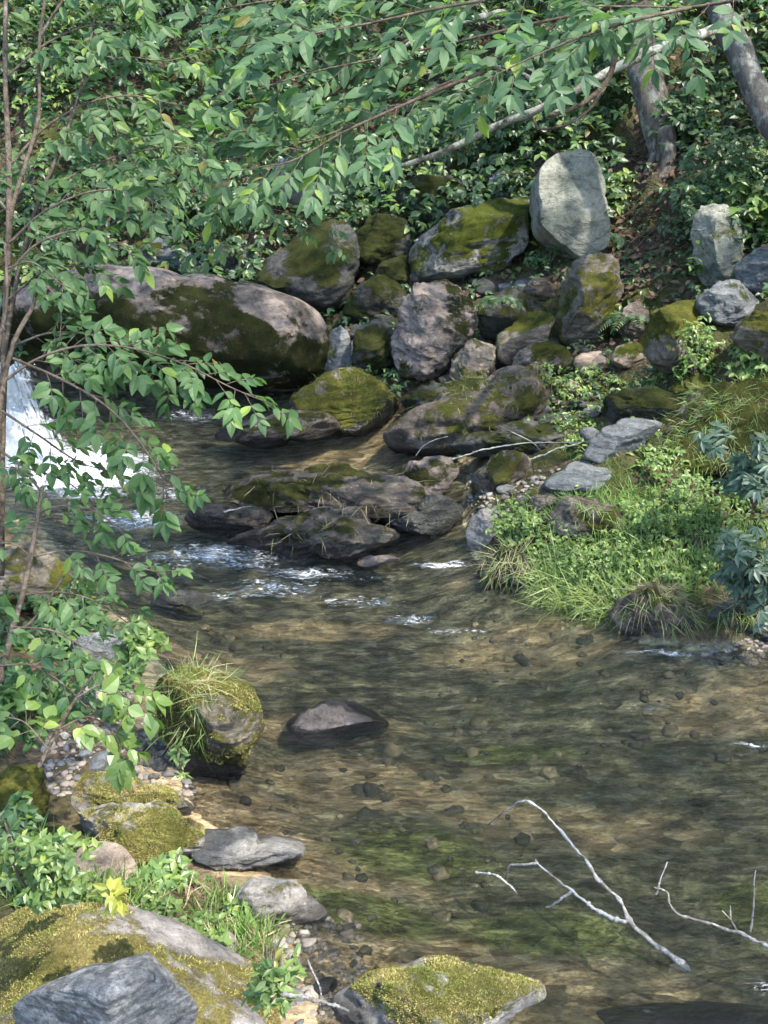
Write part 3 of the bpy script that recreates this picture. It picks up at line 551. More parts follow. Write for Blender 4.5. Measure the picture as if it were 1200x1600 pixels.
rock('huge', 'huge sunlit moss covered boulder filling the bottom left corner', [(-160, 1480), (-60, 1420), (20, 1412), (110, 1420), (220, 1450), (310, 1508), (380, 1558), (425, 1604), (440, 1680), (200, 1740), (-160, 1740)], 'fore', .42, .8, 6, fuzz=26000, amp=.45, cuts=2, planes=[(.1, 1, .7, .75)])
rock('point', 'bare pointed grey rock leaning on the huge foreground boulder', [(40, 1600), (75, 1562), (110, 1540), (165, 1514), (200, 1497), (222, 1488), (240, 1520), (262, 1560), (285, 1600), (310, 1690), (20, 1690)], 'speck', -.6, .7, 6, depth=2.95, amp=.26, cuts=0, ex=.62, sm=.0, planes=[(-.5, -.25, .8, .36), (.8, -.25, .75, .36)])
rock('btm', 'moss covered rock with whitish rim at the bottom edge in shallow water', [(515, 1615), (570, 1555), (640, 1515), (690, 1493), (745, 1513), (810, 1533), (854, 1545), (848, 1572), (805, 1605), (720, 1660), (560, 1660)], 'light', .42, .85, 6, fuzz=16000, amp=.7)
rock('blk', 'dark submerged rock breaking the surface at the bottom right', [(930, 1612), (985, 1580), (1080, 1570), (1200, 1578), (1240, 1620), (1180, 1650), (960, 1650)], 'dark', -.3, .9, 5, amp=.6)
rock('lf', 'upright mossy stone with whitish lichen at the left edge', [(-20, 1225), (25, 1192), (70, 1198), (80, 1230), (72, 1295), (20, 1310), (-30, 1280)], 'yellow', .42, .9, 5)
rock('sd', 'smooth sandy pink stone behind the left foreground weeds', [(105, 1335), (150, 1314), (202, 1330), (214, 1374), (160, 1392), (115, 1370)], 'sand', -.3, .9, 5, amp=.5)
rock('pr', 'pale stone half hidden under the left shore seedling', [(95, 1095), (125, 1058), (190, 1062), (212, 1095), (190, 1125), (120, 1122)], 'light', -.05, .9, 5)
rock('flt', 'thin flat stone at the mouth of the side channel', [(550, 876), (590, 865), (625, 874), (604, 887), (562, 886)], 'pink', -.3, 1.2, 4, amp=.5)
rock('rf', 'dark stone washed over in the left riffle', [(232, 942), (270, 921), (312, 924), (335, 940), (290, 951)], 'dark', -.3, 1.0, 4)
rock('dsl', 'dark layered slab among leaves on the left shore', [(105, 1010), (140, 985), (190, 995), (200, 1025), (150, 1045), (110, 1035)], 'slate', -.2, .9, 5)
rock('lb', 'shaded mossy boulder at the left edge under the arching sapling', [(-40, 900), (20, 850), (90, 865), (115, 905), (90, 950), (0, 960)], 'yellow', .3, .9, 5)

# pebbles: counted ones on the gravel bars, the rest as gravel
def pebble(px, py, rpx, mat, label, group, k):
    h = G(px, py, True)[0]; r = rpx * depth_of(h) / FPX; v, f = ICO[3]; rr = np.random.default_rng(900 + k)
    sc = np.array([r, r * rr.uniform(.6, .9), r * rr.uniform(.4, .65)]); q = v.copy()
    for i in range(5):
        n = rr.normal(0, 1, 3); n /= np.linalg.norm(n); q -= np.maximum(q @ n - .72, 0)[:, None] * n
    q = q * sc * (1 + .25 * (fbm(v * 1.6, k, 3) - .5))[:, None]; a = rr.uniform(0, 6.3); ca, sa = math.cos(a), math.sin(a)
    q = np.column_stack([q[:, 0] * ca - q[:, 1] * sa, q[:, 0] * sa + q[:, 1] * ca, q[:, 2]]) + h + [0, 0, sc[2] * .45]
    o = mesh_obj('pebble', q, f, M[mat], loc=h, attrs={'moss': np.full(len(q), -.5)}); tag(o, label, 'pebble', group)
NAMED_PEB = [(310, 1181, 0, 0, '', '')]
for k, (px, py, r, m, lb) in enumerate([
        (155, 1162, 26, 'sand', 'largest rounded tan cobble on the left gravel bar'), (213, 1172, 18, 'slate', 'smooth blue grey cobble at the right of the left gravel bar'),
        (78, 1172, 17, 'light', 'pale rounded cobble at the left end of the left gravel bar'), (157, 1197, 26, 'slate', 'long grey cobble in front of the tan cobble'),
        (115, 1172, 13, 'brown', 'brown cobble between the pale and tan cobbles'), (250, 1200, 17, 'slate', 'grey cobble beside the black wet boulder foot'),
        (550 + 240, 768, 17, 'slate', 'pale grey cobble below the flat blue grey slab'), (925, 645, 20, 'slate', 'pale angular cobble under the small bank weeds'),
        (895, 610, 18, 'sand', 'pinkish cobble on the slope below the broken stones'), (385, 1465, 16, 'light', 'pale cobble beside the bottom left weed tuft'), (350, 1490, 34, 'light', 'larger pale flat cobble at the foot of the huge foreground boulder'),
        (505, 1545, 24, 'dark', 'black wet cobble between dry twigs at the bottom'), (200, 1500, 0, '', '')]):
    if r: pebble(px, py, r, m, lb, None, k)
for k in range(34):
    pebble(rng.uniform(85, 285), rng.uniform(1135, 1240), rng.uniform(6, 13), random.choice(['slate', 'sand', 'grey', 'brown', 'grey', 'brown']), 'small mixed grey or tan pebble lying on the left gravel bar', 'pebbles of the left gravel bar', 40 + k)
for k in range(26):
    pebble(rng.uniform(775, 860), rng.uniform(748, 800), rng.uniform(5, 10), random.choice(['slate', 'grey', 'brown']), 'small grey or brown pebble in the stony gap beside the right bank slabs', 'pebbles of the right bank', 90 + k)
k_ = 0
while k_ < 90:
    a, b = rng.uniform(200, 1090), rng.uniform(380, 720)
    if (b < 470 and 560 < a < 640 or b < 440 and a < 560 and a > 380) or (b > 600 and a < 680) or (a > 860 and b < 520) or (b > 560 and a > 960): continue
    pebble(a, b, rng.uniform(9, 26), random.choice(['grey', 'dark', 'brown', 'dark', 'slate', 'yellow']), 'small weathered rubble stone lodged between the boulders of the far bank', 'rubble between the far bank boulders', 200 + k_); k_ += 1
def gravel(name, label, n, sampler, rmin, rmax, mat, seed):
    r = np.random.default_rng(seed); v, f = ICO[3]
    import bmesh
    v, f = icosphere(1) if False else (ICO_S[0], ICO_S[1]); pts = sampler(r, n); n = len(pts)
    rad = r.uniform(rmin, rmax, n) * r.uniform(.35, 1, n) ** 1.5 * 1.2; sc = rad[:, None] * np.column_stack([np.ones(n), r.uniform(.6, 1, n), r.uniform(.35, .6, n)])
    a = r.uniform(0, 6.3, n); ca, sa = np.cos(a), np.sin(a)
    q = v[None] * (1 + .6 * (r.random((n, len(v), 1)) - .5)) * sc[:, None]
    q = np.stack([q[..., 0] * ca[:, None] - q[..., 1] * sa[:, None], q[..., 0] * sa[:, None] + q[..., 1] * ca[:, None], q[..., 2]], -1) + pts[:, None]
    F = (f[None] + (np.arange(n) * len(v))[:, None, None]).reshape(-1, 3)
    o = mesh_obj(name, q.reshape(-1, 3), F, mat); tag(o, label, 'gravel', kind='stuff')
ICO_S = icosphere(2)
t = NT('gravel_mix'); r_ = t.n('NewGeometry').outputs['Random Per Island']; c = t.n('NewGeometry').outputs['Position']
cg = t.ramp(r_, (0, (.06, .055, .05)), (.3, (.11, .105, .10)), (.55, (.155, .13, .105)), (.8, (.20, .165, .13)), (1, (.24, .215, .19)))
t.set(t.b, 'Base Color', t.mix(.6, cg, t.ramp(t.noise(c, 60, 5, .7), (.3, .5), (.7, 1.3)), 'MULTIPLY')); t.set(t.b, 'Roughness', .75); M['gravel'] = t.m
t = NT('bed_stone_mix'); r_ = t.n('NewGeometry').outputs['Random Per Island']; c = t.n('NewGeometry').outputs['Position']
cg = t.ramp(r_, (0, (.022, .022, .015)), (.35, (.06, .058, .036)), (.6, (.12, .10, .06)), (.85, (.19, .15, .085)), (1, (.30, .24, .15)))
t.set(t.b, 'Base Color', t.mix(.6, cg, t.ramp(t.noise(c, 40, 5, .7), (.3, .5), (.7, 1.3)), 'MULTIPLY')); t.set(t.b, 'Roughness', .8); M['bedstone'] = t.m
def samp_px(x0, x1, y0, y1, z=.004):
    def s(r, n): 
        h = G(r.uniform(x0, x1, n), r.uniform(y0, y1, n)); h[:, 2] += z; return h
    return s
gravel('gravel', 'fine grey gravel between the cobbles of the left shore', 900, samp_px(70, 300, 1125, 1245), .008, .025, M['gravel'], 1)
gravel('gravel', 'fine gravel at the right bank slabs and side channel', 500, samp_px(730, 900, 735, 830), .01, .03, M['gravel'], 2)
gravel('gravel', 'wet gravel at the bottom edge near the weed tuft', 250, samp_px(430, 560, 1440, 1600), .01, .04, M['gravel'], 3)
gravel('gravel', 'brown gravel along the far right waterline', 250, samp_px(1090, 1210, 1000, 1040), .01, .03, M['gravel'], 4)
def samp_bed(r, n):
    x = r.uniform(-3.5, 4, n); y = r.uniform(2.4, 9.5, n); ok = inside(np.column_stack([x, y]), POLY); x, y = x[ok], y[ok]
    z = gz(x, y); k = (z < -.05) & (fbm(np.column_stack([x, y, 0 * x]) * .9, 88, 3) > .42); return np.column_stack([x, y, z])[k]
gravel('bed_stones', 'olive and tan stones lying under the creek water', 3000, samp_bed, .012, .05, M['bedstone'], 5)

# ------------------------------------------------------------------ foliage builders
TOCAM = np.array([0, -.55, .83])
def unit(v): v = np.asarray(v, float); return v / (np.linalg.norm(v) + 1e-9)
def bough(L, B, pts, r0, r1, ntw, twl, leaf, up=(0, -.25, 1), t0=.15, gap=.42, droop=.25, paired=True, ang=(35, 65), lang=55, jit=.35, tips=True):
    path = smooth_path(pts, 28); B.add(path, r0, r1, 6, .15, seed=len(L.p)); up = unit(up); tg = np.gradient(path, axis=0)
    for i in range(ntw):
        t = t0 + (1 - t0) * (i + .5) / ntw; k = min(int(t * 27), 27); p0 = path[k]; tn = unit(tg[k]); s = 1 if i % 2 else -1
        if i == ntw - 1 and tips: s = 0
        side = unit(np.cross(up, tn)); a = R_(random.uniform(*ang))
        d = unit(tn * math.cos(a) + side * math.sin(a) * s + rng.normal(0, .18, 3)); ln = twl * random.uniform(.65, 1.15) * (1 - .35 * t)
        m = 7; tw = [p0]; dd = d.copy()
        for q in range(m - 1):
            dd = unit(dd + np.array([0, 0, -droop / m * 2]) + rng.normal(0, .05, 3)); tw.append(tw[-1] + dd * ln / (m - 1))
        tw = np.array(tw); B.add(tw, max(r1 * .8, .0016), .001, 4)
        step = leaf * gap; nl = max(2, int(ln / step)); nrm = unit(up + rng.normal(0, .25, 3))
        for j in range(nl):
            u = .18 + .82 * (j + 1) / nl; kk = min(int(u * (m - 1)), m - 2); pp = tw[kk] + (tw[kk + 1] - tw[kk]) * (u * (m - 1) - kk)
            tt = unit(tw[kk + 1] - tw[kk]); sd = unit(np.cross(nrm, tt))
            for sg in ((1, -1) if paired else ((1,) if j % 2 else (-1,))):
                if random.random() < .1: continue
                la = R_(lang + random.uniform(-15, 15))
                ld = tt * math.cos(la) + sd * sg * math.sin(la) + rng.normal(0, jit * .4, 3) + np.array([0, 0, -droop * .8])
                L.add(pp, ld, nrm + rng.normal(0, jit, 3), leaf * random.uniform(.55, 1.2), random.uniform(.02, .45))
        L.add(tw[-1], unit(tw[-1] - tw[-2]) + np.array([0, 0, -droop * .6]), nrm + rng.normal(0, jit, 3), leaf * random.uniform(.9, 1.2), .25)
def px3(pts, d):  # pixel path at given depths
    return [P(q[0], q[1], q[2] if len(q) > 2 else d) for q in pts]
def whorl(L, p, n, leaf, up, k=3, spread=1.0):
    a0 = random.uniform(0, 6.3); up = unit(up); e1 = unit(np.cross(up, [.3, .8, .1])); e2 = np.cross(up, e1)
    for i in range(k):
        a = a0 + (i - (k - 1) / 2) * (2.0 / max(k - 1, 1) * 1.25) * spread
        L.add(p, e1 * math.cos(a) + e2 * math.sin(a) - up * random.uniform(0, .35), up + rng.normal(0, .2, 3), leaf * random.uniform(.8, 1.1) * (1 if i == k // 2 else .88), random.uniform(.05, .3))

# ------------------------------------------------------------------ trees at the upper right
def trunk_tree(name, label, path, r, base_flare, roots, bark='bark'):
    base = np.array(path[0]); root = empty(name, base, label, 'tree')
    B = Tubes(); pp = smooth_path(path, 60); n = 60
    B.add(pp, r, r * .8, 28, .22, fn=lambda t: r * (.82 + base_flare * math.exp(-t * 9) + .05 * math.sin(t * 17)), seed=int(r * 1000)); B.build('trunk', M[bark], root)
    for rp, rr in roots:
        B = Tubes(); B.add(smooth_path(rp, 30), rr, rr * .35, 10, .25, seed=5); B.build('root', M[bark], root)
    return root
dT = depth_of(G(1030, 300)[0]) + .25
T1 = trunk_tree('tree', 'broad tree trunk with patchy pale lichen and bare roots above the leaf litter', px3([(1052, 270), (1035, 215), (1012, 130), (1000, 60), (990, -80), (985, -400)], dT), 29 * dT / FPX, .12,
    [(px3([(1040, 200), (1045, 250), (1030, 290), (1000, 330), (985, 352)], dT - .18), 15 * dT / FPX), (px3([(1050, 220), (1058, 270), (1055, 320), (1040, 360)], dT - .05), 10 * dT / FPX),
     (px3([(1030, 220), (1010, 270), (985, 300)], dT - .05), 8 * dT / FPX), (px3([(1055, 230), (1080, 290), (1100, 330)], dT - .02), 8 * dT / FPX)])
dL = dT - 1.6
T2 = trunk_tree('tree', 'slanting pale lichened tree trunk at the upper right corner with a long bare branch', px3([(1330, 420), (1260, 290), (1195, 170), (1140, 50), (1080, -90), (1000, -400)], dL), 25 * dL / FPX, .05, [], 'bark_pale')
def part_branch(parent, pts, r0, r1, name='branch', mat='bark_br', subs=()):
    B = Tubes(); B.add(smooth_path(pts, 40), r0, r1, 10, .3, seed=8)
    for sp, a, b in subs: B.add(smooth_path(sp, 24), a, b, 7, .2)
    return B.build(name, M[mat], parent)
part_branch(T2, px3([(1155, 30, dL), (1100, 52, 6.6), (1040, 72, 6.3), (960, 108, 6.2), (870, 158, 6.2), (770, 200, 6.3), (690, 238, 6.4), (607, 266, 6.5)], 6), .031, .013,
    subs=[(px3([(872, 155), (850, 140), (800, 108), (720, 105), (650, 118)], 6.2), .016, .006), (px3([(960, 105), (955, 80), (952, 60), (960, 20)], 6.2), .016, .008)])
part_branch(T2, px3([(962, 80), (955, 112), (940, 138), (905, 165), (870, 178), (852, 180)], 6.0), .017, .009, mat='twig')
part_branch(T2, px3([(945, 135), (925, 165), (895, 190), (865, 200), (842, 200), (832, 182)], 6.0), .010, .005, mat='twig')
part_branch(T2, px3([(790, 20), (720, 35), (660, 60), (615, 76)], 6.1), .022, .012)
BO = [  # overhanging leafy boughs
    ([(1180, -60, 6.2), (1000, 0), (820, 40), (650, 80), (500, 110), (370, 150)], 5.6, 22, .55, .155),
    ([(1060, -60, 6.2), (880, -20), (700, 10), (560, 40), (440, 60), (360, 75)], 5.5, 20, .55, .15),
    ([(900, 20), (760, 100), (620, 165), (500, 215), (380, 245), (215, 268)], 5.7, 22, .5, .14),
    ([(760, 110), (640, 160), (540, 205), (460, 250), (400, 262)], 5.3, 16, .42, .13),
    ([(1150, 0, 6), (1040, 20), (930, 50), (830, 90), (730, 140)], 5.2, 16, .42, .13),
    ([(700, -40), (560, -10), (430, 0), (310, 20)], 5.8, 16, .5, .14),
    ([(1300, -40, 6.2), (1180, -10), (1090, 10), (1000, 10), (920, 10)], 5.4, 14, .4, .14),
    ([(640, 60), (560, 120), (480, 165), (390, 185), (310, 200)], 5.9, 16, .45, .14),
]
for pts, d, ntw, twl, leaf in BO:
    L = Leaves(); B = Tubes(); bough(L, B, px3(pts, d), .010, .0025, int(ntw * 1.1), twl * .82, leaf * .72, up=(.05, -.5, .85), droop=.06, gap=.5, ang=(30, 70), lang=48, jit=.32)
    b = B.build('bough', M['twig'], T2); f = L.build('foliage', M['leaf_up'], T2, 'lance', 1.3, .25); f.parent = b; f.location = (0, 0, 0)

# crowns of the two trees, unseen, added for dappled shade; gaps shaped to place sun patches
LIT = [(400, 465, 110, 30), (300, 445, 70, 20), (690, 510, 40, 45), (720, 540, 35, 30), (890, 300, 40, 50), (930, 340, 18, 40), (760, 340, 60, 25), (560, 692, 80, 16), (560, 640, 50, 25), (640, 670, 40, 20), (610, 1170, 130, 35), (480, 1100, 60, 20), (370, 1250, 110, 40), (850, 500, 30, 20), (730, 575, 30, 25),
       (920, 565, 60, 25), (1050, 530, 60, 40), (850, 870, 100, 40), (930, 850, 80, 40), (1000, 790, 90, 40), (330, 1080, 80, 50), (220, 1280, 90, 50), (220, 1500, 260, 110), (690, 1560, 140, 60), (400, 1400, 70, 50), (170, 1180, 90, 50),
       (960, 1480, 110, 40), (900, 1220, 130, 30), (600, 1300, 130, 40), (160, 1000, 90, 90), (1080, 650, 100, 40), (600, 760, 60, 15), (700, 650, 80, 25), (470, 420, 40, 25), (240, 620, 90, 60), (720, 1400, 120, 30), (940, 660, 60, 40), (920, 740, 60, 25), (120, 640, 60, 50)]
def crown(parent, n, xr, yr, zr, leaf, seed):
    r = np.random.default_rng(seed); p = np.column_stack([r.uniform(*xr, n), r.uniform(*yr, n), r.uniform(*zr, n)])
    dens = fbm(p * np.array([.8, .8, .8]), seed, 3); keep = dens > .36
    g = p - SUN * ((p[:, 2] - .4) / SUN[2])[:, None]; gx, gy = pix(g); vis = (g - CAM) @ FW > .5
    lit = np.zeros(n)
    for (a, b, c_, d) in LIT: lit = np.maximum(lit, np.minimum(1, 1.7 * np.exp(-(((gx - a) / (c_ * 1.15)) ** 2 + ((gy - b) / (d * 1.15)) ** 2) ** 2)))
    g2_ = p - SUN * ((p[:, 2] - 2.8) / SUN[2])[:, None]; lit = np.maximum(lit, .8 * np.exp(-(((g2_[:, 0] + .1) / 2.2) ** 2 + ((g2_[:, 1] - 5.6) / 1.1) ** 2) ** 2))
    keep &= ~(vis & (r.random(n) < lit * .97)); p = p[keep]; n = len(p)
    L = Leaves(); k = 4
    for j in range(k):
        q = p + r.normal(0, leaf * .7, (n, 3)); d = r.normal(0, 1, (n, 3)) * [1, 1, .35] + [0, 0, -.3]
        L.many(q, d, r.normal(0, .5, (n, 3)) + [0, 0, 1], r.uniform(.7, 1.2, n) * leaf, np.full(n, .2))
    return L.build('crown', M['leaf_up'], parent, 'far', 1.15)
crown(T1, 6500, (-2, 12), (6, 15), (6.0, 9.5), .115, 11)
crown(T1, 10000, (-12, 13), (14, 22), (9.5, 20), .34, 13)  # unseen leaf mass added behind to keep sky out of the water reflection
crown(T2, 7200, (-3, 11), (-2, 8), (5.6, 9.0), .115, 12)


# ------------------------------------------------------------------ left foreground saplings
def sapling(name, label, base, stems, boughs, mat, prof='ovate', wide=1.0, up=(.1, -.45, .85), leafk=1.0, droop=.2, **kw):
    root = empty(name, base, label, 'sapling')
    for pts, r0, r1 in stems:
        B = Tubes(); B.add(smooth_path(pts, 40), r0, r1, 8, .2, seed=3); B.build('stem', M['twig'], root)
    for pts, r0, ntw, twl, leaf in boughs:
        L = Leaves(); B = Tubes(); bough(L, B, pts, r0, .0018, int(ntw * 1.05), twl * .68, leaf * leafk * .57, up=up, droop=droop, **{'gap': .5, **kw})
        b = B.build('bough', M['twig'], root); f = L.build('foliage', M[mat], root, prof, wide, .25); f.parent = b; f.location = (0, 0, 0)
    return root
D1 = 4.6
sapling('sapling', 'tall leafy sapling with several thin stems along the upper left edge', P(0, 900, D1),
    [(px3([(0, 900), (2, 700), (6, 560), (12, 420), (14, 260), (8, 120), (10, -60)], D1), .016, .008), (px3([(12, 420), (18, 330), (42, 250), (60, 180), (62, 60), (80, -60)], D1), .010, .005),
     (px3([(5, 560), (30, 420), (62, 310), (95, 230), (125, 140), (150, 20)], D1), .010, .004)],
    [(px3([(14, 260), (70, 200), (140, 160), (210, 150), (280, 165)], D1), .006, 16, .32, .115), (px3([(10, 120), (70, 70), (140, 40), (220, 40)], D1), .006, 15, .32, .11),
     (px3([(60, 60), (110, -10), (180, -30), (260, -20)], D1), .006, 13, .3, .11), (px3([(62, 310), (130, 265), (200, 240), (280, 230), (330, 250)], D1), .006, 16, .30, .105),
     (px3([(14, 380), (70, 330), (140, 300), (210, 300), (260, 330)], D1 - .1), .006, 16, .30, .11), (px3([(10, 430), (60, 380), (130, 360), (200, 385)], D1 - .2), .006, 13, .27, .11),
     (px3([(12, 330), (-10, 300), (-40, 240)], D1), .006, 6, .25, .1), (px3([(95, 230), (140, 120), (190, 90), (260, 95), (320, 80)], D1 + .3), .005, 14, .3, .11),
     (px3([(10, 470), (60, 430), (110, 415), (165, 420)], D1 - .2), .005, 10, .22, .1), (px3([(125, 140), (170, 200), (250, 210), (330, 170)], D1 + .4), .005, 12, .3, .11)],
    'leaf_sap')
D2 = 4.3
sapling('sapling', 'arching sapling whose leafy spray reaches across the white cascade', P(-10, 1000, D2),
    [(px3([(-10, 1000), (-5, 800), (0, 640), (20, 540), (50, 480), (60, 440)], D2), .013, .006), (px3([(0, 640), (-5, 560), (10, 470), (8, 380)], D2), .010, .005)],
    [(px3([(0, 600), (60, 560), (130, 540), (210, 545), (290, 570), (360, 605), (425, 632)], D2), .006, 26, .24, .115), (px3([(20, 560), (90, 590), (160, 630), (210, 680), (250, 740), (262, 775)], D2 - .1), .006, 22, .24, .12),
     (px3([(20, 540), (80, 520), (150, 525), (220, 550), (300, 610)], D2 + .1), .005, 16, .22, .11), (px3([(0, 640), (60, 680), (120, 720), (180, 740)], D2), .005, 12, .2, .1),
     (px3([(-5, 700), (40, 730), (100, 750), (150, 790)], D2), .005, 10, .2, .1), (px3([(60, 440), (80, 455), (95, 490), (92, 540)], D2), .004, 4, .12, .07), (px3([(8, 420), (50, 410), (90, 440), (110, 450)], D2), .004, 6, .16, .09)],
    'leaf_sap', jit=.3)
D3 = 4.0
sapling('sapling', 'low bushy sapling with dark crooked stem on the left shore', P(0, 1100, D3),
    [(px3([(-5, 1090), (15, 1000), (35, 930), (48, 870), (60, 800), (66, 760)], D3), .012, .006), (px3([(15, 1000), (60, 960), (100, 900)], D3), .007, .004)],
    [(px3([(60, 800), (100, 790), (150, 800), (190, 830)], D3), .004, 7, .17, .09), (px3([(48, 870), (110, 860), (170, 870), (230, 890), (272, 893)], D3), .004, 8, .16, .09),
     (px3([(35, 930), (90, 925), (150, 940), (215, 985)], D3), .004, 9, .18, .095), (px3([(20, 980), (80, 985), (130, 1010), (190, 1040)], D3 - .1), .004, 9, .18, .095),
     (px3([(66, 770), (40, 740), (10, 730)], D3), .004, 4, .16, .09), (px3([(48, 870), (20, 850), (-20, 850)], D3), .004, 4, .16, .09), (px3([(0, 1040), (50, 1040), (100, 1070), (140, 1110)], D3 - .2), .004, 7, .17, .1),
     (px3([(0, 1060), (-5, 1000), (20, 960)], D3 - .2), .004, 4, .16, .09)],
    'leaf_sap')
sapling('seedling', 'young seedling with broad lobed light leaves on the left gravel bar', G(150, 1190)[0],
    [(px3([(60, 1200), (90, 1140), (120, 1090), (150, 1050)], 3.75), .007, .004)],
    [(px3([(120, 1090), (160, 1070), (200, 1090), (225, 1110)], 3.7), .003, 7, .13, .10), (px3([(90, 1140), (140, 1120), (180, 1150), (190, 1180)], 3.7), .003, 7, .13, .11), (px3([(75, 1170), (40, 1130), (10, 1120)], 3.7), .003, 6, .13, .10)],
    'leaf_herb', wide=1.5)
# drooping spray hanging in front of the slope
sp = sapling('hanging_spray', 'lone leafy spray drooping before the dark slope above the huge boulder', P(250, 260, 6.4),
    [(px3([(250, 260), (280, 280), (310, 300)], 6.4), .005, .004)],
    [(px3([(310, 300), (370, 318), (440, 330), (490, 352), (530, 385)], 6.4), .004, 12, .22, .115), (px3([(310, 300), (350, 340), (330, 380), (310, 395)], 6.4), .004, 8, .2, .115)], 'leaf_up', 'lance', 1.4)

# ------------------------------------------------------------------ undergrowth on the slope
def cover(name, label, n, xr, yr, leaf, mat, seed, hmin, hmax, dens=.45, k=4, prof='far', pred=None, cat='undergrowth', kind='stuff', sc=1.1, wide=1.0):
    r = np.random.default_rng(seed); x = r.uniform(*xr, n); y = r.uniform(*yr, n); z = gz(x, y)
    q = np.column_stack([x, y, z]); ok = (z > .02) & (fbm(q * sc, seed, 4) > dens); q = q[ok]
    if pred is not None: px_, py_ = pix(q); q = q[pred(px_, py_)]
    L = Leaves()
    for p in q:
        h = random.uniform(hmin, hmax); up = np.array([random.gauss(0, .3), -.45 + random.gauss(0, .3), .9])
        whorl(L, p + [random.gauss(0, .03), -.04, h], 3, leaf * random.uniform(.65, 1.2), up, k)
    o = L.build(name, M[mat], None, prof, wide); tag(o, label, cat, kind=kind); return o
notlitter = lambda a, b: ~((a > 965) & (a < 1078) & (b > 110) & (b < 500)) & ~((a > 420) & (a < 980) & (b > 400)) & ~((a > 850) & (a < 1060) & (b > 420)) & ~((a > 1000) & (b > 520))
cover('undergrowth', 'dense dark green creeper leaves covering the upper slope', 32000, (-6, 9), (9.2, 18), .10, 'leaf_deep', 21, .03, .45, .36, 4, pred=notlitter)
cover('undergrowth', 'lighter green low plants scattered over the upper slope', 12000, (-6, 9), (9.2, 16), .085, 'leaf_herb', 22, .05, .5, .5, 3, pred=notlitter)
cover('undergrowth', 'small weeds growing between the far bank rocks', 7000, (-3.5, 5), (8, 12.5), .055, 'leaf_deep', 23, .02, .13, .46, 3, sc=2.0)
cover('leaf_litter', 'dead curled leaves heaped on the steep litter slope', 2600, (1.4, 3.2), (9, 13.5), .08, 'litter', 25, 0.0, .03, .1, 1, cat='leaf litter', pred=lambda a, b: (a > 930) & (a < 1100) & (b > 230) & (b < 520))
cover('leaf_litter', 'dead brown leaves and bark scraps lying on the slope', 9000, (-4, 6), (8, 14), .075, 'litter', 24, 0.0, .02, .40, 1, cat='leaf litter')

def shrub(name, label, px, py, rx, ry, n, leaf, mat, k=3, cat='shrub', depth=None, prof='far', wide=1.0, stems=5, thick=.8, up=(0, -.5, .85)):
    leaf *= .68; n = int(n * 1.7)
    d = depth if depth else depth_of(G(px, py + ry)[0]); c0 = P(px, py, d + rx * .3 * d / FPX); a, b = rx * d / FPX, ry * d / FPX
    base = c0 - UP * b * 1.0; root = empty(name, base, label, cat); L = Leaves(); B = Tubes()
    for i in range(stems):
        e = c0 + RT * random.uniform(-.6, .6) * a + UP * random.uniform(.1, .7) * b + FW * random.uniform(-.4, .4) * a
        B.add(smooth_path([base, (base + e) / 2 + rng.normal(0, .05, 3) * a, e], 10), .006, .003, 5)
    cl = [rng.normal(0, .45, 3) for i in range(max(5, n // 14))]
    for i in range(n):
        g = cl[i % len(cl)] + rng.normal(0, .2, 3); 
        p = c0 + RT * g[0] * a + UP * g[1] * b + FW * g[2] * a * thick
        whorl(L, p, 3, leaf, np.array(up) + rng.normal(0, .3, 3) + np.array([g[0], 0, .3 * g[1]]) * .4, k)
    B.build('stems', M['twig'], root); L.build('foliage', M[mat], root, prof, wide); return root
shrub('ivy_shrub', 'trailing ivy like shrub covering the right edge above the grey boulder', 1140, 290, 90, 95, 420, .10, 'leaf_deep', 3, stems=8)
shrub('ivy_shrub', 'bright leaved shrub hanging at the right edge over the grey boulder', 1175, 330, 50, 55, 160, .10, 'leaf_herb', 3)
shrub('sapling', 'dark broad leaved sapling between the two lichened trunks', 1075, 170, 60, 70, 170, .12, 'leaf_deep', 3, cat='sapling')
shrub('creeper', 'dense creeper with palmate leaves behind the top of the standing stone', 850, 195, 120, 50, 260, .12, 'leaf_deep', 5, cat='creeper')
shrub('creeper', 'creeper patch left of the broad tree trunk', 950, 160, 50, 60, 150, .12, 'leaf_deep', 5, cat='creeper')
shrub('young_plant', 'young plant with rounded leaves on the right of the standing stone', 975, 290, 30, 35, 32, .11, 'leaf_herb', 3, cat='plant')
shrub('young_plant', 'small dark leaved plant in the hollow under the standing stone', 855, 405, 20, 22, 14, .10, 'leaf_deep', 3, cat='plant')
shrub('young_plant', 'light green plant on the leaning slab left of the small wedged stone', 725, 320, 35, 22, 26, .09, 'leaf_herb', 3, cat='plant')
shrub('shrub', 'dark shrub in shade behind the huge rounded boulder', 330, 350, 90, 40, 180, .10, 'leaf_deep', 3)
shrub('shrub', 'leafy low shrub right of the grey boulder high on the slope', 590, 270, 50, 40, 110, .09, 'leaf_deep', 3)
shrub('weed_clump', 'green weed clump growing on the long brown mossy boulder', 860, 612, 50, 40, 130, .055, 'leaf_herb', 3, cat='weeds')
shrub('weed_clump', 'weeds around the pale sunlit broken stones', 960, 590, 60, 22, 80, .05, 'leaf_herb', 3, cat='weeds')
shrub('weed_clump', 'thin weeds below the mossy slab under the standing stone', 950, 500, 25, 25, 40, .05, 'leaf_herb', 3, cat='weeds')
shrub('tall_weed', 'tall light green weed standing before the yellow mossed boulder', 1090, 560, 35, 65, 100, .075, 'leaf_herb', 2, cat='weed', wide=.8)
shrub('tall_weed', 'leafy weed at the right edge above the mossy mound', 1170, 575, 45, 35, 80, .08, 'leaf_herb', 3, cat='weed')
shrub('yellow_weed', 'yellowing weed with pointed leaves on the mossy brown mound', 1110, 690, 55, 45, 95, .055, 'leaf_yellow', 2, cat='weed', wide=.7)
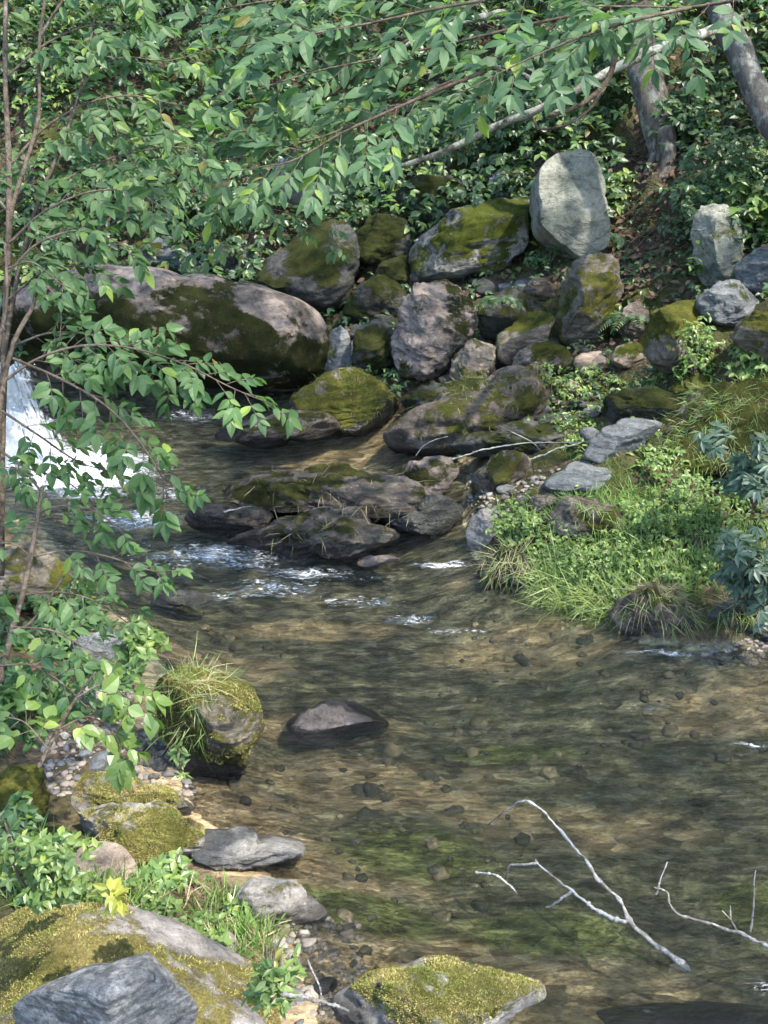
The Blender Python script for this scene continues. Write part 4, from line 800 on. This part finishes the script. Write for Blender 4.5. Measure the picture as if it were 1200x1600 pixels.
shrub('blue_shrub', 'bluish green shrub with large lobed leaves at the right edge', 1178, 735, 62, 60, 60, .13, 'leaf_blue', 5, wide=.6, depth=6.4, thick=1.3, stems=9)
shrub('blue_shrub', 'bluish leaves hanging to the water at the right edge, lower clump', 1172, 885, 66, 70, 70, .12, 'leaf_blue', 5, wide=.6, depth=6.0, thick=1.2, stems=9)
shrub('weed_clump', 'bright weeds at the tip of the grassy right bank', 815, 825, 45, 35, 110, .05, 'leaf_herb', 3, cat='weeds')
shrub('weed_clump', 'clover like weeds in the middle of the grassy right bank', 930, 865, 80, 30, 190, .035, 'leaf_herb', 3, cat='weeds')
shrub('weed_clump', 'weeds on the grassy right bank beside the bluish shrub', 1050, 800, 70, 45, 190, .045, 'leaf_herb', 3, cat='weeds')
shrub('weed_clump', 'weeds on the upper right bank below the flat mossy rock', 1010, 730, 40, 30, 70, .05, 'leaf_herb', 3, cat='weeds')
shrub('weed_clump', 'leafy weeds left of the bottom left grass', 60, 1360, 80, 50, 130, .05, 'leaf_herb', 3, cat='weeds', depth=3.25)
shrub('weed_clump', 'rounded leaf weeds at the left edge below the lichened stone', 20, 1300, 40, 35, 50, .065, 'leaf_deep', 3, cat='weeds', depth=3.3, wide=1.4)
shrub('tall_weed', 'upright leafy weed at the corner of the huge foreground boulder', 425, 1510, 35, 55, 70, .055, 'leaf_herb', 2, cat='weed', depth=2.95, wide=.7)
shrub('yellow_weed', 'yellow leaf seedling in the bottom left grass', 165, 1395, 22, 14, 8, .075, 'leaf_yellow', 2, cat='weed', depth=3.1)
shrub('weed_clump', 'weeds on the left shore behind the grass capped boulder', 215, 1000, 40, 35, 55, .06, 'leaf_herb', 3, cat='weeds', depth=3.95)
shrub('weed_clump', 'small weed at the black foot of the grass capped boulder', 280, 1180, 14, 22, 16, .045, 'leaf_herb', 2, cat='weed', depth=3.5, wide=.6)
shrub('weed_clump', 'small weeds in front of the moss topped left slab', 260, 1350, 40, 22, 34, .05, 'leaf_herb', 3, cat='weeds', depth=3.2)
shrub('weed_clump', 'weeds under the low bushy sapling at the left edge', 40, 1100, 60, 60, 90, .07, 'leaf_sap', 3, cat='weeds', depth=3.9)
shrub('weed_clump', 'tiny sprig rooted in the midstream shelf rock', 625, 783, 7, 9, 6, .045, 'leaf_herb', 2, cat='weed', depth=7.9)
def fern(label, px, py, d, n, ln, az0, az1):
    c0 = P(px, py, d); root = empty('fern', c0, label, 'fern')
    for i in range(n):
        az = az0 + (az1 - az0) * i / max(n - 1, 1) + random.uniform(-.15, .15); dr = np.array([math.cos(az), -abs(math.sin(az)) * .6, .75]); L = Leaves(); B = Tubes()
        pts = [c0]; dd = unit(dr)
        for q in range(14): dd = unit(dd + np.array([0, 0, -.13])); pts.append(pts[-1] + dd * ln / 14)
        pts = np.array(pts); B.add(pts, .003, .001, 4)
        for q in range(2, 15):
            tn = unit(pts[q] - pts[q - 1]); sd = unit(np.cross(tn, [0, -.3, 1]))
            for s in (1, -1):
                L.add(pts[q], sd * s + tn * .45, np.array([0, -.4, 1]) + rng.normal(0, .1, 3), ln * .34 * (1 - q / 15.5) ** .8 + .012, .2)
        b = B.build('frond', M['twig'], root); f = L.build('leaflets', M['leaf_deep'], root, 'far', .6); f.parent = b; f.location = (0, 0, 0)
fern('green fern on the slope right of the mossy slab', 985, 500, depth_of(G(980, 510)[0]) - .1, 7, .32, .2, 2.9)
fern('small pale fern in the hollow left of the small brown angular stone', 780, 472, depth_of(G(785, 530)[0]) - .35, 6, .24, .2, 2.9)

# ------------------------------------------------------------------ grass and moss cover
def grass(name, label, n, poly, lmin, lmax, mat, seed, hang=.5, up=.9, z=.0, wide=.7, lean=(0, -.3)):
    r = np.random.default_rng(seed); q = np.array(poly, float); lo, hi = q.min(0), q.max(0); a = r.uniform(lo, hi, (n * 3, 2)); a = a[inside(a, q)][:n]
    h = G(a[:, 0], a[:, 1]); h = h[h[:, 2] > -.03]; m = len(h); L = Leaves()
    cl = fbm(h * 7, seed, 3) > .44; h = h[cl]; m = len(h)
    d = r.normal(0, .5, (m, 3)) + np.array([lean[0], lean[1], up]); L.many(h + [0, 0, z], d, r.normal(0, .5, (m, 3)) + np.array([0, -.6, .6]), r.uniform(lmin, lmax, m), r.uniform(.1, hang, m))
    o = L.build(name, M[mat], None, 'blade', wide * 1.6, .2); tag(o, label, 'grass', kind='stuff'); return o
grass('grass', 'short green grass on the right bank edge', 9000, [(770, 800), (860, 780), (1000, 770), (1150, 790), (1200, 930), (1080, 930), (960, 960), (850, 945), (790, 880)], .035, .12, 'grass', 51, .9)
grass('dry_grass', 'pale green grass hanging over the undercut of the right bank', 3600, [(800, 870), (960, 920), (1000, 960), (930, 975), (840, 950)],   .05, .14, 'grass_pale', 52, 2.6, .2, lean=(0, -.5))
grass('grass', 'thin grass on the upper right bank', 2200, [(880, 640), (1000, 680), (1100, 700), (1200, 700), (1200, 800), (1000, 780), (880, 720)], .025, .08, 'grass', 53, .7)
grass('grass', 'bottom left meadow grass behind the huge foreground boulder', 3200, [(0, 1280), (120, 1330), (300, 1370), (420, 1420), (440, 1500), (380, 1540), (200, 1440), (0, 1420)], .04, .13, 'grass', 54, .8)
grass('dry_grass', 'dry pale grass among the bottom left weeds', 900, [(60, 1350), (300, 1380), (430, 1440), (420, 1560), (330, 1500), (120, 1420)], .04, .11, 'straw', 55, .9)
def herbs(name, label, n, poly, leaf, mat, seed, h0, h1, k=3):
    r = np.random.default_rng(seed); q = np.array(poly, float); lo, hi = q.min(0), q.max(0); a = r.uniform(lo, hi, (n * 3, 2)); a = a[inside(a, q)][:n]
    h = G(a[:, 0], a[:, 1]); h = h[(h[:, 2] > .01) & (fbm(h * 4.5, seed, 4) > .45)]; L = Leaves()
    for p in h: whorl(L, p + [0, -.01, random.uniform(h0, h1)], 3, leaf * random.uniform(.6, 1.2), np.array([random.gauss(0, .35), -.4 + random.gauss(0, .3), .9]), k)
    o = L.build(name, M[mat], None, 'far', 1.1); tag(o, label, 'ground cover', kind='stuff')
herbs('ground_cover', 'fresh green low herbs covering the grassy right bank', 2000, [(780, 800), (860, 770), (1000, 760), (1200, 740), (1220, 930), (1080, 920), (960, 950), (850, 940), (790, 880)], .034, 'leaf_herb', 61, .01, .09)
herbs('ground_cover', 'small herbs on the upper right bank between stones', 1800, [(840, 580), (1000, 560), (1200, 540), (1200, 740), (1000, 760), (880, 720)], .034, 'leaf_herb', 62, .01, .07)
herbs('ground_cover', 'low green herbs on the left shore by the sapling feet', 1300, [(-20, 900), (180, 930), (250, 1060), (200, 1120), (60, 1140), (-20, 1150)], .05, 'leaf_sap', 63, .02, .15)
herbs('ground_cover', 'small herbs in the bottom left grass', 700, [(0, 1290), (120, 1340), (300, 1380), (400, 1430), (420, 1520), (200, 1440), (0, 1420)], .035, 'leaf_herb', 64, .01, .08)
def tuft(key, n, lmin, lmax, mats, hang=1.2, thr=.35, pick=None):
    ob, v, f, nr, ms, rad = ROCKS[key]; r = np.random.default_rng(n); ok = np.where((ms > thr) & (nr[:, 2] > .15) & (((CAM - v) * nr).sum(1) > -.3 * np.linalg.norm(CAM - v, axis=1)))[0]
    if pick is not None: a, b = pix(v[ok]); ok = ok[pick(a, b)]
    for m, frac in mats:
        k = int(n * frac); ix = r.choice(ok, k); L = Leaves(); gd = np.array([0, 0, -1.0]) + nr[ix] * nr[ix][:, 2:3]; d = nr[ix] * .45 + gd * .7 + r.normal(0, .3, (k, 3)) + [0, -.1, .1]
        L.many(v[ix] + r.normal(0, .01, (k, 3)), d, r.normal(0, .4, (k, 3)) + [0, -.4, .8], r.uniform(lmin, lmax, k), r.uniform(.3, hang, k)); L.build('grass', M[m], ob, 'blade', 1.0, .2)['kind'] = 'stuff'
tuft('tuft', 520, .03, .09, [('grass', .65), ('straw', .35)], 2.0, .3, lambda a, b: ((a < 330) | (b < 1065)) & (b < 1150))
tuft('tri', 420, .02, .045, [('straw', .6), ('grass', .4)], 2.0)
tuft('shelf', 110, .03, .10, [('straw', 1.0)], 1.8, .2)
tuft('front', 60, .03, .10, [('straw', .8), ('grass', .2)], 1.8, .2)
tuft('tr', 420, .03, .10, [('straw', .6), ('grass', .4)], 2.2, .1)
tuft('br', 420, .03, .10, [('straw', .5), ('grass', .5)], 2.2, .1)
tuft('br2', 420, .03, .10, [('straw', .4), ('grass', .6)], 2.2, .1)
tuft('mound', 1500, .03, .10, [('grass', .8), ('straw', .2)], 1.0, .3)
tuft('grs', 160, .03, .1, [('grass', 1.0)], 1.0, .3)
tuft('log', 500, .02, .07, [('straw', .5), ('grass', .5)], 1.5, .4)

# ------------------------------------------------------------------ dead branches and sticks
def stick(label, segs, mat='dead', name='dead_branch', cat='branch', base=None):
    B = Tubes()
    for i, (pts, a, b) in enumerate(segs):
        q = smooth_path(pts, 60); jt = np.column_stack([fbm(q * 9 + 3.3 * k_, 5 + k_, 4, .6) - .5 for k_ in range(3)]); q = q + jt * a * 4.5 * np.sin(np.linspace(0, math.pi, 60))[:, None] ** .3
        B.add(q, a, b, 9, .5, seed=i + 3, fn=lambda u, a=a, b=b, i=i: (a + (b - a) * u) * (.85 + .5 * max(0, math.sin(u * 37 + i * 2)) ** 8 + .15 * math.sin(u * 90 + i)))
    loc = np.array(segs[0][0][0]); tag(B.build(name, M[mat], None, loc), label, cat)
w_ = lambda pts: [W(*q) for q in pts]
stick('bleached forked branch arching out of the creek at the lower right', [
    (w_([(1078, 1518, -.02), (1030, 1480, .03), (985, 1442, .08), (966, 1400, .1), (930, 1365, .13), (900, 1330, .15), (870, 1290, .17), (836, 1258, .18), (815, 1251, .17), (792, 1265, .1), (764, 1288, -.02)]), .0105, .0022),
    (w_([(985, 1442, .08), (940, 1425, .08), (895, 1393, .11), (836, 1343, .15)]), .009, .004), (w_([(895, 1393, .11), (875, 1405, .07), (853, 1417, .0)]), .006, .003), (w_([(840, 1347, .15), (812, 1350, .12), (795, 1354, .08), (789, 1374, -.02)]), .005, .003)])
stick('thin bleached branch with upright twigs at the lower right edge', [
    (w_([(1260, 1500, .0), (1200, 1477, .03), (1150, 1455, .04), (1060, 1425, .05), (1042, 1392, .07), (1022, 1386, .08)]), .009, .003), (w_([(1025, 1397, .03), (1034, 1370, .1), (1043, 1347, .15)]), .004, .002),
    (w_([(1172, 1456, .03), (1176, 1410, .12), (1181, 1360, .22)]), .005, .002), (w_([(1150, 1453, .03), (1142, 1435, .06), (1141, 1415, .1)]), .004, .002), (w_([(1142, 1437, .06), (1128, 1422, .08)]), .003, .002)])
stick('short thin twig curving out of the water left of the forked branch', [(w_([(742, 1364, -.01), (772, 1368, .05), (795, 1385, .03), (809, 1402, -.02)]), .005, .003)])
dS = depth_of(G(800, 715, True)[0]) - .35
stick('long pale stick lying across the rocks above the side channel', [(px3([(705, 718), (760, 702), (830, 692), (925, 692)], dS), .006, .004), (px3([(780, 665), (830, 690), (845, 705)], dS), .004, .003)], 'bark_br')
stick('second pale stick leaning on the grey angular slab', [(px3([(820, 722), (870, 702), (935, 686)], dS - .1), .007, .004)], 'bark_br')
stick('curved thin twig beside the long brown mossy boulder', [(px3([(650, 712), (668, 692), (700, 682)], dS - .2), .003, .002)], 'bark_br')
stick('dry twig bundle piece at the bottom edge beside the black wet cobble', [(px3([(440, 1555), (500, 1565), (545, 1580)], 2.9), .006, .004), (px3([(480, 1500), (498, 1545), (500, 1570)], 2.9), .003, .002)])
dH = depth_of(G(540, 520)[0]) - .3
stick('short brown stick between the huge boulder and the mossy rocks', [(px3([(530, 516), (545, 524), (562, 522)], dH), .012, .008)], 'twig')
stick('thin dead stem lying on the low dark rock left of the shelf', [(w_([(350, 800, .17), (372, 795, .17), (392, 792, .16)]), .006, .003)])
for k in range(14):
    a, b = rng.uniform(950, 1075), rng.uniform(350, 500); h = G(a, b)[0] + [0, 0, .02]; an = rng.uniform(-.8, .8); e = np.array([math.cos(an), math.sin(an) * .5, -.1]) * rng.uniform(.12, .3); m = (h + e * .5); 
    q = h + e; q[2] = gz(q[0], q[1]) + .03
    B = Tubes(); B.add(smooth_path([h, (h + q) / 2 + [0, 0, .02], q], 8), .006, .003, 5)
    tag(B.build('fallen_twig', M['twig'], None, h), 'thin brown fallen twig lying in the leaf litter below the broad trunk', 'twig', 'twigs in the leaf litter')
print('faces', sum(len(o.data.polygons) for o in bpy.data.objects if o.type == 'MESH'))
